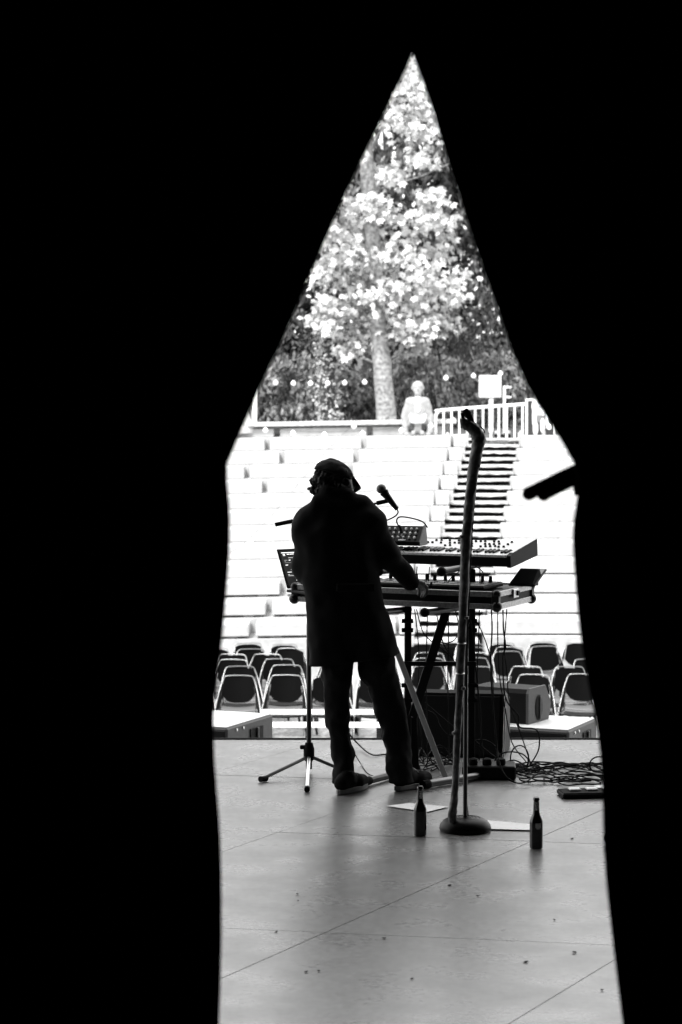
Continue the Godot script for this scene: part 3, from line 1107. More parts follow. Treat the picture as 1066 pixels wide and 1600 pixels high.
# ================= audience chairs =================
func make_chair() -> Node3D:
	var t := thing("audience_chair", "", "chair", Vector3.ZERO, 0.0, "audience chairs in rows below the stage")
	# facing +z; splayed tube frame, black shells
	var s := st()
	var arch := [Vector3(-0.195, 0.60, -0.155), Vector3(-0.19, 0.70, -0.185), Vector3(-0.165, 0.79, -0.205), Vector3(-0.11, 0.815, -0.212), Vector3(0.11, 0.815, -0.212), Vector3(0.165, 0.79, -0.205), Vector3(0.19, 0.70, -0.185), Vector3(0.195, 0.60, -0.155)]
	tube(s, smooth_path(arch, 4), 0.0060, 8)
	obj("back_frame", done(s), M.chair_tube, t)
	# backrest: a bowed shell with a rounded lower edge
	var b := st()
	b.set_smooth_group(0)
	var nu := 8
	var nv := 6
	var grid := []
	for v in nv + 1:
		var row := []
		for u in nu + 1:
			var x := lerpf(-1.0, 1.0, float(u) / nu)
			var low := 0.53 + 0.075 * x * x * x * x - 0.015 * (1.0 - x * x)
			var hw := lerpf(0.185, 0.162, float(v) / nv)
			var y := lerpf(low, 0.80 - 0.025 * pow(absf(x), 4.0), float(v) / nv)
			row.append(Vector3(x * hw, y, -0.135 - (y - 0.5) * 0.25 - 0.03 * (1.0 - x * x)))
		grid.append(row)
	for sd in [0.0, 0.012]:
		for v in nv:
			for u in nu:
				var o := Vector3(0, 0, sd)
				var q := [grid[v][u] + o, grid[v][u + 1] + o, grid[v + 1][u + 1] + o, grid[v + 1][u] + o]
				for i in ([0, 1, 2, 0, 2, 3] if sd == 0.0 else [0, 2, 1, 0, 3, 2]):
					b.add_vertex(q[i])
	obj("backrest", done(b), M.shell, t)
	# seat: shallow dished shell with a rolled front
	var c := st()
	c.set_smooth_group(0)
	var sg := []
	for v in 8:
		var row := []
		for u in 9:
			var x := lerpf(-1.0, 1.0, u / 8.0)
			var f := v / 7.0
			row.append(Vector3(x * lerpf(0.19, 0.215, f), 0.435 + 0.018 * x * x - 0.012 * sin(PI * f) - (0.03 * maxf(0.0, f - 0.8) / 0.2) + 0.03 * maxf(0.0, 0.2 - f) / 0.2, lerpf(-0.17, 0.24, f)))
		sg.append(row)
	for sd in [0.0, -0.014]:
		for v in 7:
			for u in 8:
				var o := Vector3(0, sd, 0)
				var q := [sg[v][u] + o, sg[v][u + 1] + o, sg[v + 1][u + 1] + o, sg[v + 1][u] + o]
				for i in ([0, 1, 2, 0, 2, 3] if sd == 0.0 else [0, 2, 1, 0, 3, 2]):
					c.add_vertex(q[i])
	obj("seat", done(c), M.seat, t)
	for sx in [-1.0, 1.0]:
		var line := smooth_path([Vector3(sx * 0.168, 0.785, -0.203), Vector3(sx * 0.205, 0.68, -0.15), Vector3(sx * 0.25, 0.48, -0.02), Vector3(sx * 0.283, 0.25, 0.12), Vector3(sx * 0.292, 0.012, 0.21)], 4)
		var l := st()
		tube(l, line, 0.0056, 8)
		obj("leg", done(l), M.chair_tube, t)
		var r := st()
		tube(r, [Vector3(sx * 0.205, 0.50, -0.13), Vector3(sx * 0.215, 0.43, 0.06), Vector3(sx * 0.25, 0.012, -0.28)], 0.016, 8)
		obj("leg", done(r), M.dark_tube, t)
		# side web between the back frame and the front leg
		var gst := st()
		for i in 9:
			var f0 := i / 9.0
			var f1 := (i + 1) / 9.0
			var in0 := Vector3(sx * 0.176, 0.76, -0.20).lerp(Vector3(sx * 0.215, 0.34, 0.06), f0)
			var in1 := Vector3(sx * 0.176, 0.76, -0.20).lerp(Vector3(sx * 0.215, 0.34, 0.06), f1)
			var o0 := smooth_at(line, f0 * 0.82 + 0.02)
			var o1 := smooth_at(line, f1 * 0.82 + 0.02)
			face(gst, [in0, o0, o1, in1], Vector3(0, 0.5, 9))
			face(gst, [in0 - Vector3(0, 0, 0.006), o0 - Vector3(0, 0, 0.006), o1 - Vector3(0, 0, 0.006), in1 - Vector3(0, 0, 0.006)], Vector3(0, 0.5, -9))
		obj("side_web", done(gst), M.shell, t)
	obj("crossbar", tube_mesh([Vector3(-0.262, 0.40, 0.03), Vector3(0.262, 0.40, 0.03)], 0.010, 8), M.dark_tube, t)
	return t

func build_chairs() -> void:
	var proto := make_chair()
	# backrest tops as seen, px; the depth follows from the level floor
	var rows := [
		[[298, 1060], [371, 1060], [444, 1061], [517, 1061], [590, 1062], [834, 1060], [912, 1059], [985, 1058]],
		[[376, 1046], [446, 1045], [519, 1046], [592, 1046], [674, 1046], [747, 1047], [822, 1047], [895, 1047]],
		[[359, 1035], [435, 1034], [520, 1034], [596, 1034], [670, 1034], [743, 1033], [930, 1034]],
		[[412, 1026], [356, 1027], [672, 1025], [744, 1025], [801, 1023]],
		[[340, 1018], [394, 1018], [450, 1017], [742, 1017], [796, 1015], [860, 1014]],
		[[391, 1010], [449, 1010], [666, 1011], [740, 1011], [794, 1009], [850, 1007], [904, 1007]]]
	var words := ["front row, nearest the stage", "second row from the stage", "third row from the stage", "fourth row from the stage", "row before the last, below the terraces", "last row, right below the terraces"]
	var first := true
	for r in rows.size():
		for c in rows[r]:
			var z: float = (EYE - GROUND - 0.815) * F / (c[1] - 600.0)
			var at := Vector3((c[0] - 533.0) * z / F, GROUND, -z + rng.randf_range(-0.07, 0.07))
			var turn := Vector3(0, rng.randf_range(-0.24, 0.28), 0)
			var o: Node3D = proto
			if first:
				proto.position = at
				proto.rotation = turn
				first = false
			else:
				o = dup(proto, "audience_chair", at, turn)
			o.set_meta("label", "black plastic chair with metal tube frame in the %s" % words[r])
	# two low pale benches before the chairs
	for i in 2:
		var z := 25.9 - i * 1.1
		var p := on_level(505, 1112 if i == 0 else 1132, GROUND + 0.0)
		var y := P(505, 1109 if i == 0 else 1129, z).y
		var b := thing("low_bench", "low pale plank bench on trestle legs before the chairs, %s" % ("close to the front chair row" if i == 0 else "close to the stage edge"), "bench", Vector3((505 - 533.0) * z / F, GROUND, -z))
		var h := y - GROUND
		obj("plank", box_mesh(Vector3(0, h - 0.025, 0), Vector3(1.35, 0.038, 0.17), 0.008), M.panel, b)
		for sx in [-0.6, 0.6]:
			var s := st()
			bar(s, Vector3(sx, 0, 0.12), Vector3(sx, h - 0.044, 0.05), 0.05, 0.02)
			bar(s, Vector3(sx, 0, -0.12), Vector3(sx, h - 0.044, -0.05), 0.05, 0.02)
			obj("trestle", done(s), M.black, b)

# ================= loudspeakers =================
func subwoofer(at: Vector3, w: float, h: float, d: float, turn: float, label: String) -> void:
	# at: near right top corner; box on the ground in front of the stage
	var t := thing("bass_speaker", label, "loudspeaker", Vector3(at.x, GROUND, at.z), turn)
	var top := at.y - GROUND
	obj("cabinet", ext(Vector3(-w, 0, -d), Vector3(0, top, 0), 0.012), M.grey_cabinet, t)
	obj("back_panel", ext(Vector3(-w + 0.03, 0.05, 0.001), Vector3(-0.012, top - 0.02, 0.012), 0.003), M.black, t)
	obj("top_sheen", ext(Vector3(-w + 0.012, top + 0.001, -d + 0.012), Vector3(-0.012, top + 0.006, -0.012), 0.002), M.panel, t)  # pale sheet, its colour stands in for sky reflected on the box top
	var hz := -d * 0.62
	var recess := obj("handle", ext(Vector3(0.001, top - 0.22, hz - d * 0.14), Vector3(0.008, top - 0.05, hz + d * 0.14), 0.003), M.grille, t)
	obj("grip", ext(Vector3(0.009, top - 0.22, hz - 0.012), Vector3(0.022, top - 0.05, hz + 0.012), 0.004), M.grey_cabinet, recess)
	for i in 2:
		obj("bolt", box_mesh(Vector3(0.003, top - 0.03, -d * (0.2 + 0.14 * i)), Vector3(0.008, 0.018, 0.018), 0.003), M.tube, t)

func build_speakers() -> void:
	var turn := -0.40
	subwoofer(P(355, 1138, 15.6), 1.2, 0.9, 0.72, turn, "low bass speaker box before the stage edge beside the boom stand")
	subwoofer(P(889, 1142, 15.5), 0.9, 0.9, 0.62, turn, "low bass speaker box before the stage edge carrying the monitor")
	# stage monitor on the bass box
	var c := P(822, 1140, 15.75)
	var m := thing("monitor_speaker", "black wedge monitor with an oval side handle on the bass box", "loudspeaker", c, turn - 0.12)
	var s := st()
	extrude(s, [Vector2(0.0, 0.0), Vector2(0.0, 0.235), Vector2(-0.02, 0.262), Vector2(-0.26, 0.262), Vector2(-0.34, 0.14), Vector2(-0.30, 0.0)], -0.40, 0.0)
	obj("cabinet", done(s), M.cabinet, m)
	var e := st()
	extrude(e, [Vector2(0.004, 0.01), Vector2(0.004, 0.235), Vector2(-0.02, 0.268), Vector2(-0.26, 0.268), Vector2(-0.345, 0.14), Vector2(-0.30, 0.01)], 0.001, 0.02)
	obj("side_cheek", done(e), M.grey_cabinet, m)
	var hd := st()
	lathe(hd, [Vector2(0.0, -0.006), Vector2(0.036, -0.006), Vector2(0.045, 0.0), Vector2(0.036, 0.004), Vector2(0.0, 0.004)], Transform3D(Basis(Vector3(0, 1.9, 0), Vector3(1, 0, 0), Vector3(0, 0, 1.2)), Vector3(0.024, 0.13, -0.15)), 20)
	var hh := obj("handle", done(hd), M.grille, m)
	obj("grip", ext(Vector3(0.030, 0.055, -0.158), Vector3(0.038, 0.205, -0.142), 0.003), M.grey_cabinet, hh)
	# floor wedge behind the keyboards
	var f := fl(786, 1186)
	var w := thing("floor_wedge", "large black floor monitor wedge behind the keyboard stand", "loudspeaker", f, -0.16)
	var s2 := st()
	extrude(s2, [Vector2(0.0, 0.005), Vector2(-0.09, 0.36), Vector2(-0.13, 0.375), Vector2(-0.42, 0.30), Vector2(-0.46, 0.005)], -0.51, 0.0)
	obj("cabinet", done(s2), M.cabinet, w)
	obj("grille", nets_panel(), M.grille, w)
	var s3 := st()
	bar(s3, Vector3(0.004, 0.01, 0.004), Vector3(0.004, 0.362, -0.088), 0.010, 0.010)
	obj("edge_strip", done(s3), M.tube, w)
	obj("rating_plate", plate(Vector3(-0.075, 0.25, -0.0575), 0.028, 0.02), M.paper, w)

func nets_panel() -> ArrayMesh:
	var s := st()
	bar(s, Vector3(-0.26, 0.02, 0.001), Vector3(-0.26, 0.345, -0.082), 0.47, 0.006)
	return done(s)

func plate(at: Vector3, w: float, h: float) -> ArrayMesh:
	var s := st()
	box(s, Transform3D(Basis(Vector3.RIGHT, -0.247), at), Vector3(w, h, 0.003))
	return done(s)

# ================= keyboards and what carries them =================
const YAW := -0.42

func build_keyboard_rig() -> void:
	# ---- stand ----
	var sp := Vector3(0.54, 0, -13.05)
	var stand := thing("keyboard_stand", "black two-tier keyboard stand with braced posts and tube feet", "stand", sp)
	var L := func(p: Vector3) -> Vector3: return p - sp
	var x1: float = P(638, 1000, 13.0).x
	var x2: float = P(738, 1000, 13.0).x
	for x in [x1, x2]:
		var p := obj("post", ext(Vector3(x - sp.x - 0.019, 0.03, -0.02), Vector3(x - sp.x + 0.019, 1.13 if x == x2 else 1.10, 0.02), 0.004), M.black, stand)
		for y in [0.42, 0.50, 0.80, 0.85]:
			var s := st()
			cyl(s, Vector3(x - sp.x - 0.035, y, 0.024), Vector3(x - sp.x + 0.028, y, 0.024), 0.012, 10)
			obj("clamp_knob", done(s), M.rubber, p)
	var fs := st()
	# feet: tubes lying on the floor with rubber ends
	for q in [[[572, 1228], [650, 1207]], [[663, 1233], [758, 1217]]]:
		var a: Vector3 = L.call(fl(q[0][0], q[0][1]) + Vector3(0, 0.024, 0))
		var b: Vector3 = L.call(fl(q[1][0], q[1][1]) + Vector3(0, 0.024, 0))
		var foot := obj("foot", tube_mesh([a, b], 0.020, 12), M.dark_tube if q[0][0] < 600 else M.dull_tube, stand)
		var d := (b - a).normalized()
		for e in [[a - d * 0.012, a + d * 0.035], [b - d * 0.035, b + d * 0.012]]:
			var s := st()
			cyl(s, e[0], e[1], 0.0235, 12)
			obj("end_cap", done(s), M.rubber, foot)
	var br := st()
	bar(br, L.call(P(618, 1012, 12.86)), L.call(P(700, 1225, 12.92)), 0.030, 0.012)
	obj("brace", done(br), M.label, stand)
	var br2 := st()
	bar(br2, L.call(P(699, 950, 13.0)), L.call(P(645, 1120, 13.02)), 0.048, 0.016)
	obj("brace", done(br2), M.black, stand)
	var br3 := st()
	bar(br3, L.call(P(645, 1120, 13.06)), L.call(P(650, 1212, 13.1)), 0.040, 0.016)
	obj("lower_brace", done(br3), M.black, stand)
	obj("crossbar", ext(L.call(P(629, 1041, 12.98)), L.call(P(744, 1033, 13.01)), 0.003), M.black, stand)
	for q in [[690, 893, 760, 880], [664, 957, 745, 946], [580, 958, 640, 952], [592, 893, 640, 888]]:
		var s := st()
		var a: Vector3 = L.call(P(q[0], q[1], 12.72))
		var b: Vector3 = L.call(P(q[2], q[3], 13.12))
		tube(s, [a, b], 0.017, 12)
		var arm := obj("tier_arm", done(s), M.dark_tube, stand)
		var c := st()
		ball(c, a, 0.026, 12)
		obj("end_cap", done(c), M.rubber, arm)

	# ---- flight case tray on the lower tier ----
	var fc := P(778, 953, 12.70)
	var case := thing("flight_case", "shallow black flight case tray with aluminium edges on lower tier", "case", fc, YAW)
	var ln := 1.20
	var dp := 0.56
	var hh := 0.096
	obj("shell", ext(Vector3(-ln + 0.006, 0.006, -dp + 0.006), Vector3(-0.006, hh - 0.008, -0.006)), M.black, case)
	for y in [0.0, hh - 0.030]:
		obj("front_strip", ext(Vector3(-ln + 0.03, y, -0.008), Vector3(-0.03, y + 0.030, 0.002), 0.002), M.alu, case)
		obj("side_strip", ext(Vector3(-0.008, y, -dp + 0.03), Vector3(0.002, y + 0.030, -0.03), 0.002), M.alu, case)
		obj("side_strip", ext(Vector3(-ln - 0.002, y, -dp + 0.03), Vector3(-ln + 0.008, y + 0.030, -0.03), 0.002), M.alu, case)
		obj("back_strip", ext(Vector3(-ln + 0.03, y, -dp - 0.002), Vector3(-0.03, y + 0.030, -dp + 0.008), 0.002), M.alu, case)
	for x in [0.0, -ln]:
		for z in [0.0, -dp]:
			var s := st()
			box(s, T(Vector3(x + (-0.016 if x == 0.0 else 0.016), hh * 0.5, z + (-0.016 if z == 0.0 else 0.016))), Vector3(0.042, hh + 0.004, 0.042), 0.006)
			ball(s, Vector3(x + (-0.010 if x == 0.0 else 0.010), 0.016, z + (-0.010 if z == 0.0 else 0.010)), 0.030, 14)
			ball(s, Vector3(x + (-0.012 if x == 0.0 else 0.012), hh - 0.014, z + (-0.012 if z == 0.0 else 0.012)), 0.024, 14)
			obj("ball_corner", done(s), mat(0.02, 0.35, 0.6), case)
	var la := obj("latch", ext(Vector3(0.003, 0.045, -dp * 0.53), Vector3(0.012, 0.092, -dp * 0.38), 0.003), M.tube, case)
	var lk := st()
	cyl(lk, Vector3(0.012, 0.068, -dp * 0.49), Vector3(0.020, 0.068, -dp * 0.49), 0.014, 14)
	obj("lock_dial", done(lk), M.black, la)

	# ---- controller with knobs in the case ----
	var ctl := thing("knob_controller", "flat dark controller with a row of knobs in the flight case", "controller", fc + Vector3(0, hh + 0.001, 0), YAW)
	obj("body", ext(Vector3(-0.78, -0.002, -0.36), Vector3(-0.10, 0.020, -0.05), 0.006), M.black, ctl)
	obj("face_plate", ext(Vector3(-0.77, 0.021, -0.35), Vector3(-0.11, 0.023, -0.06)), M.label, ctl)
	for i in 12:
		var s := st()
		lathe(s, [Vector2(0, 0.0), Vector2(0.011, 0.0), Vector2(0.009, 0.032), Vector2(0.007, 0.034), Vector2(0, 0.034)], T(Vector3(-0.74 + i * 0.054, 0.023, -0.30 + 0.02 * (i % 2))), 10)
		obj("knob", done(s), M.black, ctl)
	for i in 9:
		var s := st()
		box(s, T(Vector3(-0.70 + i * 0.066, 0.026, -0.14)), Vector3(0.034, 0.008, 0.05), 0.003)
		obj("pad", done(s), M.panel, ctl)
	var ct2 := thing("small_mixer", "small pale-faced mixer in the flight case under the hand", "mixer", fc + Vector3(0, hh + 0.001, 0), YAW)
	obj("body", ext(Vector3(-1.10, -0.002, -0.34), Vector3(-0.80, 0.020, -0.05), 0.006), M.black, ct2)
	obj("face_plate", ext(Vector3(-1.09, 0.021, -0.33), Vector3(-0.81, 0.023, -0.06)), M.panel, ct2)
	for i in 5:
		obj("fader", ext(Vector3(-1.07 + i * 0.05, 0.024, -0.17), Vector3(-1.05 + i * 0.05, 0.036, -0.15), 0.003), M.black, ct2)

	# ---- tablet propped at the right end ----
	var tb := thing("tablet", "thin dark tablet propped up on a wedge in the flight case", "tablet", Vector3(P(831, 924, 12.98).x, fc.y + hh, -12.98), YAW)
	var ts := st()
	var tbas := Basis(Vector3.RIGHT, -1.2)
	box(ts, Transform3D(tbas, tbas * Vector3(-0.06, 0.11, 0) + Vector3(0, 0.004, 0)), Vector3(0.155, 0.21, 0.011), 0.004)
	obj("body", done(ts), M.plastic, tb)
	var tg := st()
	box(tg, Transform3D(tbas, tbas * Vector3(-0.06, 0.11, 0.007) + Vector3(0, 0.004, 0)), Vector3(0.14, 0.19, 0.001))
	obj("glass", done(tg), M.glass, tb)
	var tw := st()
	bar(tw, Vector3(-0.06, 0.0, -0.13), Vector3(-0.06, 0.045, -0.13), 0.10, 0.012)
	obj("prop", done(tw), M.black, tb)

	# ---- synthesizer on the upper tier ----
	var so := P(799, 886, 12.86)
	var syn := thing("synthesizer", "wide synthesizer with pale panel and dark end cheeks on upper tier", "keyboard", so, YAW)
	syn.basis = Basis(Vector3.UP, YAW) * Basis(Vector3.RIGHT, 0.085)
	var sl := 1.06
	var sd := 0.42
	var bs := st()
	extrude(bs, [Vector2(0.0, 0.0), Vector2(0.0, 0.048), Vector2(-0.155, 0.050), Vector2(-0.16, 0.064), Vector2(-sd + 0.01, 0.076), Vector2(-sd, 0.066), Vector2(-sd, 0.005)], -sl + 0.022, -0.022)
	obj("body", done(bs), M.black, syn)
	for x in [-sl, -0.021]:
		var es := st()
		extrude(es, [Vector2(0.006, -0.004), Vector2(0.006, 0.060), Vector2(-0.03, 0.070), Vector2(-sd - 0.004, 0.090), Vector2(-sd - 0.004, -0.002)], x, x + 0.021)
		obj("end_cheek", done(es), M.cabinet, syn)
	var cap := st()
	bar(cap, Vector3(-0.0105, 0.072, -0.03), Vector3(-0.0105, 0.092, -sd), 0.020, 0.003)
	obj("cheek_cap", done(cap), M.panel, syn)
	obj("control_panel", pan_mesh(sl), M.panel, syn)
	var kb := st()
	var kn := 44
	for i in kn:
		var w := (sl - 0.06) / kn
		box(kb, T(Vector3(-0.03 - (i + 0.5) * w, 0.056, -0.072)), Vector3(w - 0.0016, 0.014, 0.145), 0.0015)
	var keys := obj("keybed", done(kb), M.key, syn)
	keys.set_meta("kind", "stuff")
	var bk := st()
	for i in kn - 1:
		if i % 7 in [0, 1, 3, 4, 5]:
			var w := (sl - 0.06) / kn
			box(bk, T(Vector3(-0.03 - (i + 1) * w, 0.068, -0.10)), Vector3(0.012, 0.012, 0.09), 0.002)
	var bkeys := obj("sharp_keybed", done(bk), M.plastic, syn)
	bkeys.set_meta("kind", "stuff")
	var kb2 := st()
	for i in 34:
		for j in 3:
			if rng.randf() < 0.7:
				var z := -0.22 - j * 0.065 - rng.randf() * 0.02
				lathe(kb2, [Vector2(0.0, 0.0), Vector2(0.0085, 0.0), Vector2(0.0065, 0.011), Vector2(0, 0.012)], T(Vector3(-0.10 - i * 0.026, 0.064 + (-0.16 - z) * 0.048, z)), 8)
	var kbo := obj("knob_bank", done(kb2), M.black, syn)
	kbo.set_meta("kind", "stuff")
	var ws := st()
	box(ws, T(Vector3(-sl * 0.5, 0.0655, -0.19)), Vector3(0.13, 0.004, 0.035))
	obj("display", done(ws), M.glass, syn)

	# ---- wedge mixer on the synthesizer ----
	var mo := P(655, 853, 13.12)
	var mx := thing("wedge_mixer", "black wedge-shaped mixer with white knobs on the synthesizer", "mixer", mo, YAW + 0.10)
	var ms := st()
	extrude(ms, [Vector2(0.0, 0.0), Vector2(0.004, 0.022), Vector2(-0.085, 0.103), Vector2(-0.10, 0.103), Vector2(-0.135, 0.0)], -0.30, 0.0)
	obj("body", done(ms), M.plastic, mx)
	var me := st()
	extrude(me, [Vector2(0.004, 0.0), Vector2(0.010, 0.022), Vector2(-0.083, 0.108), Vector2(-0.104, 0.108), Vector2(-0.14, 0.0)], 0.001, 0.008)
	obj("end_plate", done(me), mat(0.06, 0.5), mx)
	var slope := Basis(Vector3.RIGHT, -0.83)
	for i in 9:
		for j in 3:
			var s := st()
			var at := Vector3(-0.03 - i * 0.031, 0.022, 0.004) + Vector3(0, 0.081, -0.089) * (0.22 + j * 0.27) + slope * Vector3(0, 0, 0.001)
			lathe(s, [Vector2(0, 0), Vector2(0.0075, 0), Vector2(0.0065, 0.011), Vector2(0, 0.012)], Transform3D(slope * Basis(Vector3.RIGHT, PI / 2), at), 8)
			obj("knob", done(s), M.paper if (i * 5 + j * 3) % 4 == 0 else M.label, mx)
	var lo := st()
	box(lo, Transform3D(slope, Vector3(-0.10, 0.030, -0.003)), Vector3(0.04, 0.009, 0.004))
	obj("name_plate", done(lo), M.paper, mx)
	cable([P(668, 824, 13.2), P(660, 815, 13.15), P(640, 809, 13.1), P(624, 808, 13.05), P(620, 815, 13.05), P(625, 825, 13.08)], 0.0042, "black cable looping over the top of the wedge mixer")
	var jk := thing("jack_plug", "black jack plug standing in the wedge mixer panel", "plug", P(626, 826, 13.08))
	obj("barrel", tube_mesh([Vector3(0.006, -0.025, -0.03), Vector3(0, 0, 0), Vector3(-0.006, 0.02, 0.0)], [0.009, 0.008, 0.005], 8), M.black, jk)
	obj("collar", tube_mesh([Vector3(0.008, -0.035, -0.04), Vector3(0.005, -0.022, -0.025)], 0.0105, 8), M.tube, jk)

	# ---- laptop at the left end of the case ----
	var lp := P(449, 920, 13.22)
	var lt := thing("laptop", "open laptop with a bright busy display at the flight case end", "laptop", lp, 0.62)
	obj("base", ext(Vector3(0.0, -0.02, -0.01), Vector3(0.34, -0.004, 0.22), 0.004), M.plastic, lt)
	var lb := Basis(Vector3.RIGHT, -0.46)
	var lid := st()
	box(lid, Transform3D(lb, lb * Vector3(0.17, 0.118, 0)), Vector3(0.34, 0.235, 0.009), 0.004)
	obj("lid", done(lid), M.plastic, lt)
	var im := Image.create_empty(256, 176, false, Image.FORMAT_RGB8)
	im.fill(Color(0.03, 0.03, 0.03))
	var r2 := RandomNumberGenerator.new()
	r2.seed = 5
	im.fill_rect(Rect2i(6, 8, 240, 3), Color(0.9, 0.9, 0.9))
	for i in 26:
		var y := 16 + i * 6
		var x := 12
		while x < 240:
			var w := r2.randi_range(3, 34)
			if r2.randf() < 0.45:
				var g := r2.randf_range(0.25, 0.95)
				im.fill_rect(Rect2i(x, y, w, 3), Color(g, g, g))
			x += w + r2.randi_range(2, 10)
	var sm := mat(0.02, 0.25)
	sm.emission_enabled = true
	sm.emission_texture = ImageTexture.create_from_image(im)
	sm.emission = Color(0, 0, 0)
	sm.emission_operator = BaseMaterial3D.EMISSION_OP_ADD
	sm.emission_energy_multiplier = 0.8
	var q := st()
	q.set_smooth_group(-1)
	for v in [[0, 0], [0, 1], [1, 1], [0, 0], [1, 1], [1, 0]]:
		q.set_uv(Vector2(v[0], 1.0 - v[1]))
		q.add_vertex(lb * Vector3(0.012 + v[0] * 0.316, 0.014 + v[1] * 0.208, 0.0055))
	obj("screen", done(q), sm, lt)

func pan_mesh(sl: float) -> ArrayMesh:
	var s := st()
	s.set_smooth_group(-1)
	var a := Vector3(-sl + 0.024, 0.0655, -0.163)
	var b := Vector3(-0.024, 0.0655, -0.163)
	var up := Vector3(0, 0.0115, -0.243)
	face(s, [a, b, b + up, a + up], Vector3(-0.5, -1, -0.3))
	face(s, [a, b, b - Vector3(0, 0.002, 0), a - Vector3(0, 0.002, 0)], Vector3(-0.5, 0.06, -0.4))
	return done(s)

func cable(pts: Array, r: float, label: String, group := "", per := 7) -> void:
	var o := thing("cable", label, "cable", pts[0], 0.0, group)
	var loc := []
	for p in smooth_path(pts, per):
		loc.append(p - pts[0])
	obj("sheath", tube_mesh(loc, r, 6), M.rubber, o)

func build_mic_stands() -> void:
	# ---- boom stand behind the player ----
	var b := fl(483, 1207)
	var t := thing("boom_microphone_stand", "black tripod boom microphone stand behind the player", "stand", b)
	var top := P(483, 806, -b.z) - b
	obj("pole", tube_mesh([Vector3(0, 0.10, 0), Vector3(0, 0.95, 0)], 0.0135, 10), M.dark_tube, t)
	obj("upper_pole", tube_mesh([Vector3(0, 0.93, 0), top], 0.009, 10), M.dark_tube, t)
	var s := st()
	lathe(s, [Vector2(0.0, 0.02), Vector2(0.017, 0.02), Vector2(0.017, 0.06), Vector2(0.030, 0.075), Vector2(0.030, 0.13), Vector2(0.020, 0.165), Vector2(0.0, 0.165)], Transform3D.IDENTITY, 14)
	box(s, T(Vector3(-0.025, 0.14, 0.0)), Vector3(0.05, 0.022, 0.022), 0.005)
	obj("hub", done(s), M.rubber, t)
	for q in [[409, 1222], [480, 1238], [548, 1213]]:
		var e := fl(q[0], q[1]) - b + Vector3(0, 0.016, 0)
		var leg := obj("leg", tube_mesh([Vector3(0, 0.085, 0) + e.normalized() * 0.02, e], 0.010, 8), M.dark_tube if q[0] != 480 else M.tube, t)
		var f := st()
		cyl(f, e - e.normalized() * 0.04, e + e.normalized() * 0.012, 0.0155, 10)
		obj("rubber_foot", done(f), M.rubber, leg)
	var e0 := P(430, 820, -b.z) - b
	var e1 := P(604, 783, -b.z) - b
	obj("boom", tube_mesh([e0, e1], 0.0062, 8), M.dark_tube, t)
	obj("counterweight", tube_mesh([e0, e0.lerp(e1, 0.16)], 0.0115, 10), M.rubber, t)
	var c := st()
	cyl(c, top - Vector3(0, 0.02, 0.0), top + Vector3(0, 0.02, 0.0), 0.022, 12)
	obj("boom_clutch", done(c), M.rubber, t)
	var cl := st()
	cyl(cl, e1 - (e1 - e0).normalized() * 0.055, e1 + (e1 - e0).normalized() * 0.01, 0.012, 10)
	obj("clip", done(cl), M.rubber, t)
	# ---- vocal microphone ----
	var mz := -b.z - 0.02
	var m0 := P(596, 764, mz)
	var m := thing("microphone", "black vocal microphone with a ball grille on the boom", "microphone", m0)
	var m1 := P(621, 796, mz) - m0
	var d := m1.normalized()
	var g := st()
	ball(g, Vector3.ZERO, 0.027, 16)
	obj("grille", done(g), mat(0.05, 0.5, 0.5), m)
	obj("body", tube_mesh([d * 0.02, d * 0.035, d * 0.06, m1], [0.026, 0.022, 0.018, 0.012], 14), M.black, m)
	cable([m0 + m1, P(622, 801, mz), P(617, 807, mz), P(604, 813, mz), P(590, 815, mz), P(565, 812, mz), P(540, 830, mz)], 0.004, "black cable hanging in a bow from the vocal microphone")

	# ---- round-base stand with the branch ----
	var rb := fl(727, 1298)
	var r := thing("round_base_stand", "black straight microphone stand on a domed round base", "stand", rb)
	var bs := st()
	lathe(bs, [Vector2(0.0, 0.0), Vector2(0.119, 0.0), Vector2(0.124, 0.012), Vector2(0.121, 0.030), Vector2(0.105, 0.050), Vector2(0.080, 0.062), Vector2(0.070, 0.064), Vector2(0.067, 0.060), Vector2(0.063, 0.064), Vector2(0.054, 0.065), Vector2(0.051, 0.061), Vector2(0.047, 0.065), Vector2(0.038, 0.066), Vector2(0.035, 0.062), Vector2(0.031, 0.067), Vector2(0.0, 0.068)], Transform3D.IDENTITY, 40)
	obj("base", done(bs), M.plastic, r)
	obj("pole", tube_mesh([Vector3(0, 0.06, 0), Vector3(0, 0.75, 0)], 0.0105, 12), M.dark_tube, r)
	obj("upper_pole", tube_mesh([Vector3(0, 0.74, 0), Vector3(0.03, 1.72, -0.02)], 0.0075, 10), M.dark_tube, r)
	# ---- gnarled branch ----
	var z := -rb.z - 0.03
	var bp := [[708, 1286, 6.0], [707, 1272, 7.2], [710, 1250, 6.0], [712, 1215, 5.6], [714, 1170, 5.8], [717, 1110, 6.0], [719, 1050, 6.4], [722, 985, 6.8], [725, 925, 7.2], [727, 870, 7.8], [728, 845, 8.6], [731, 815, 7.6], [735, 775, 8.4], [740, 735, 9.0], [746, 703, 9.8], [748, 688, 10.8], [744, 675, 10.2], [736, 667, 9.4], [728, 663, 8.8], [722, 660, 7.6], [719, 660, 5.0]]
	var root := P(708, 1287, z)
	var br := thing("crooked_branch", "long crooked bare branch with a hooked top leaning on the stand", "branch", root)
	var pts := []
	var rad := []
	for q in bp:
		pts.append(P(q[0], q[1], z - 0.03) - root)
		rad.append(q[2] * 0.98 / (F / 11.48))
	var path := smooth_path(pts, 4)
	var bst := st()
	tube(bst, path, rad, 14, 0.12)
	obj("shaft", done(bst), M.wood, br)
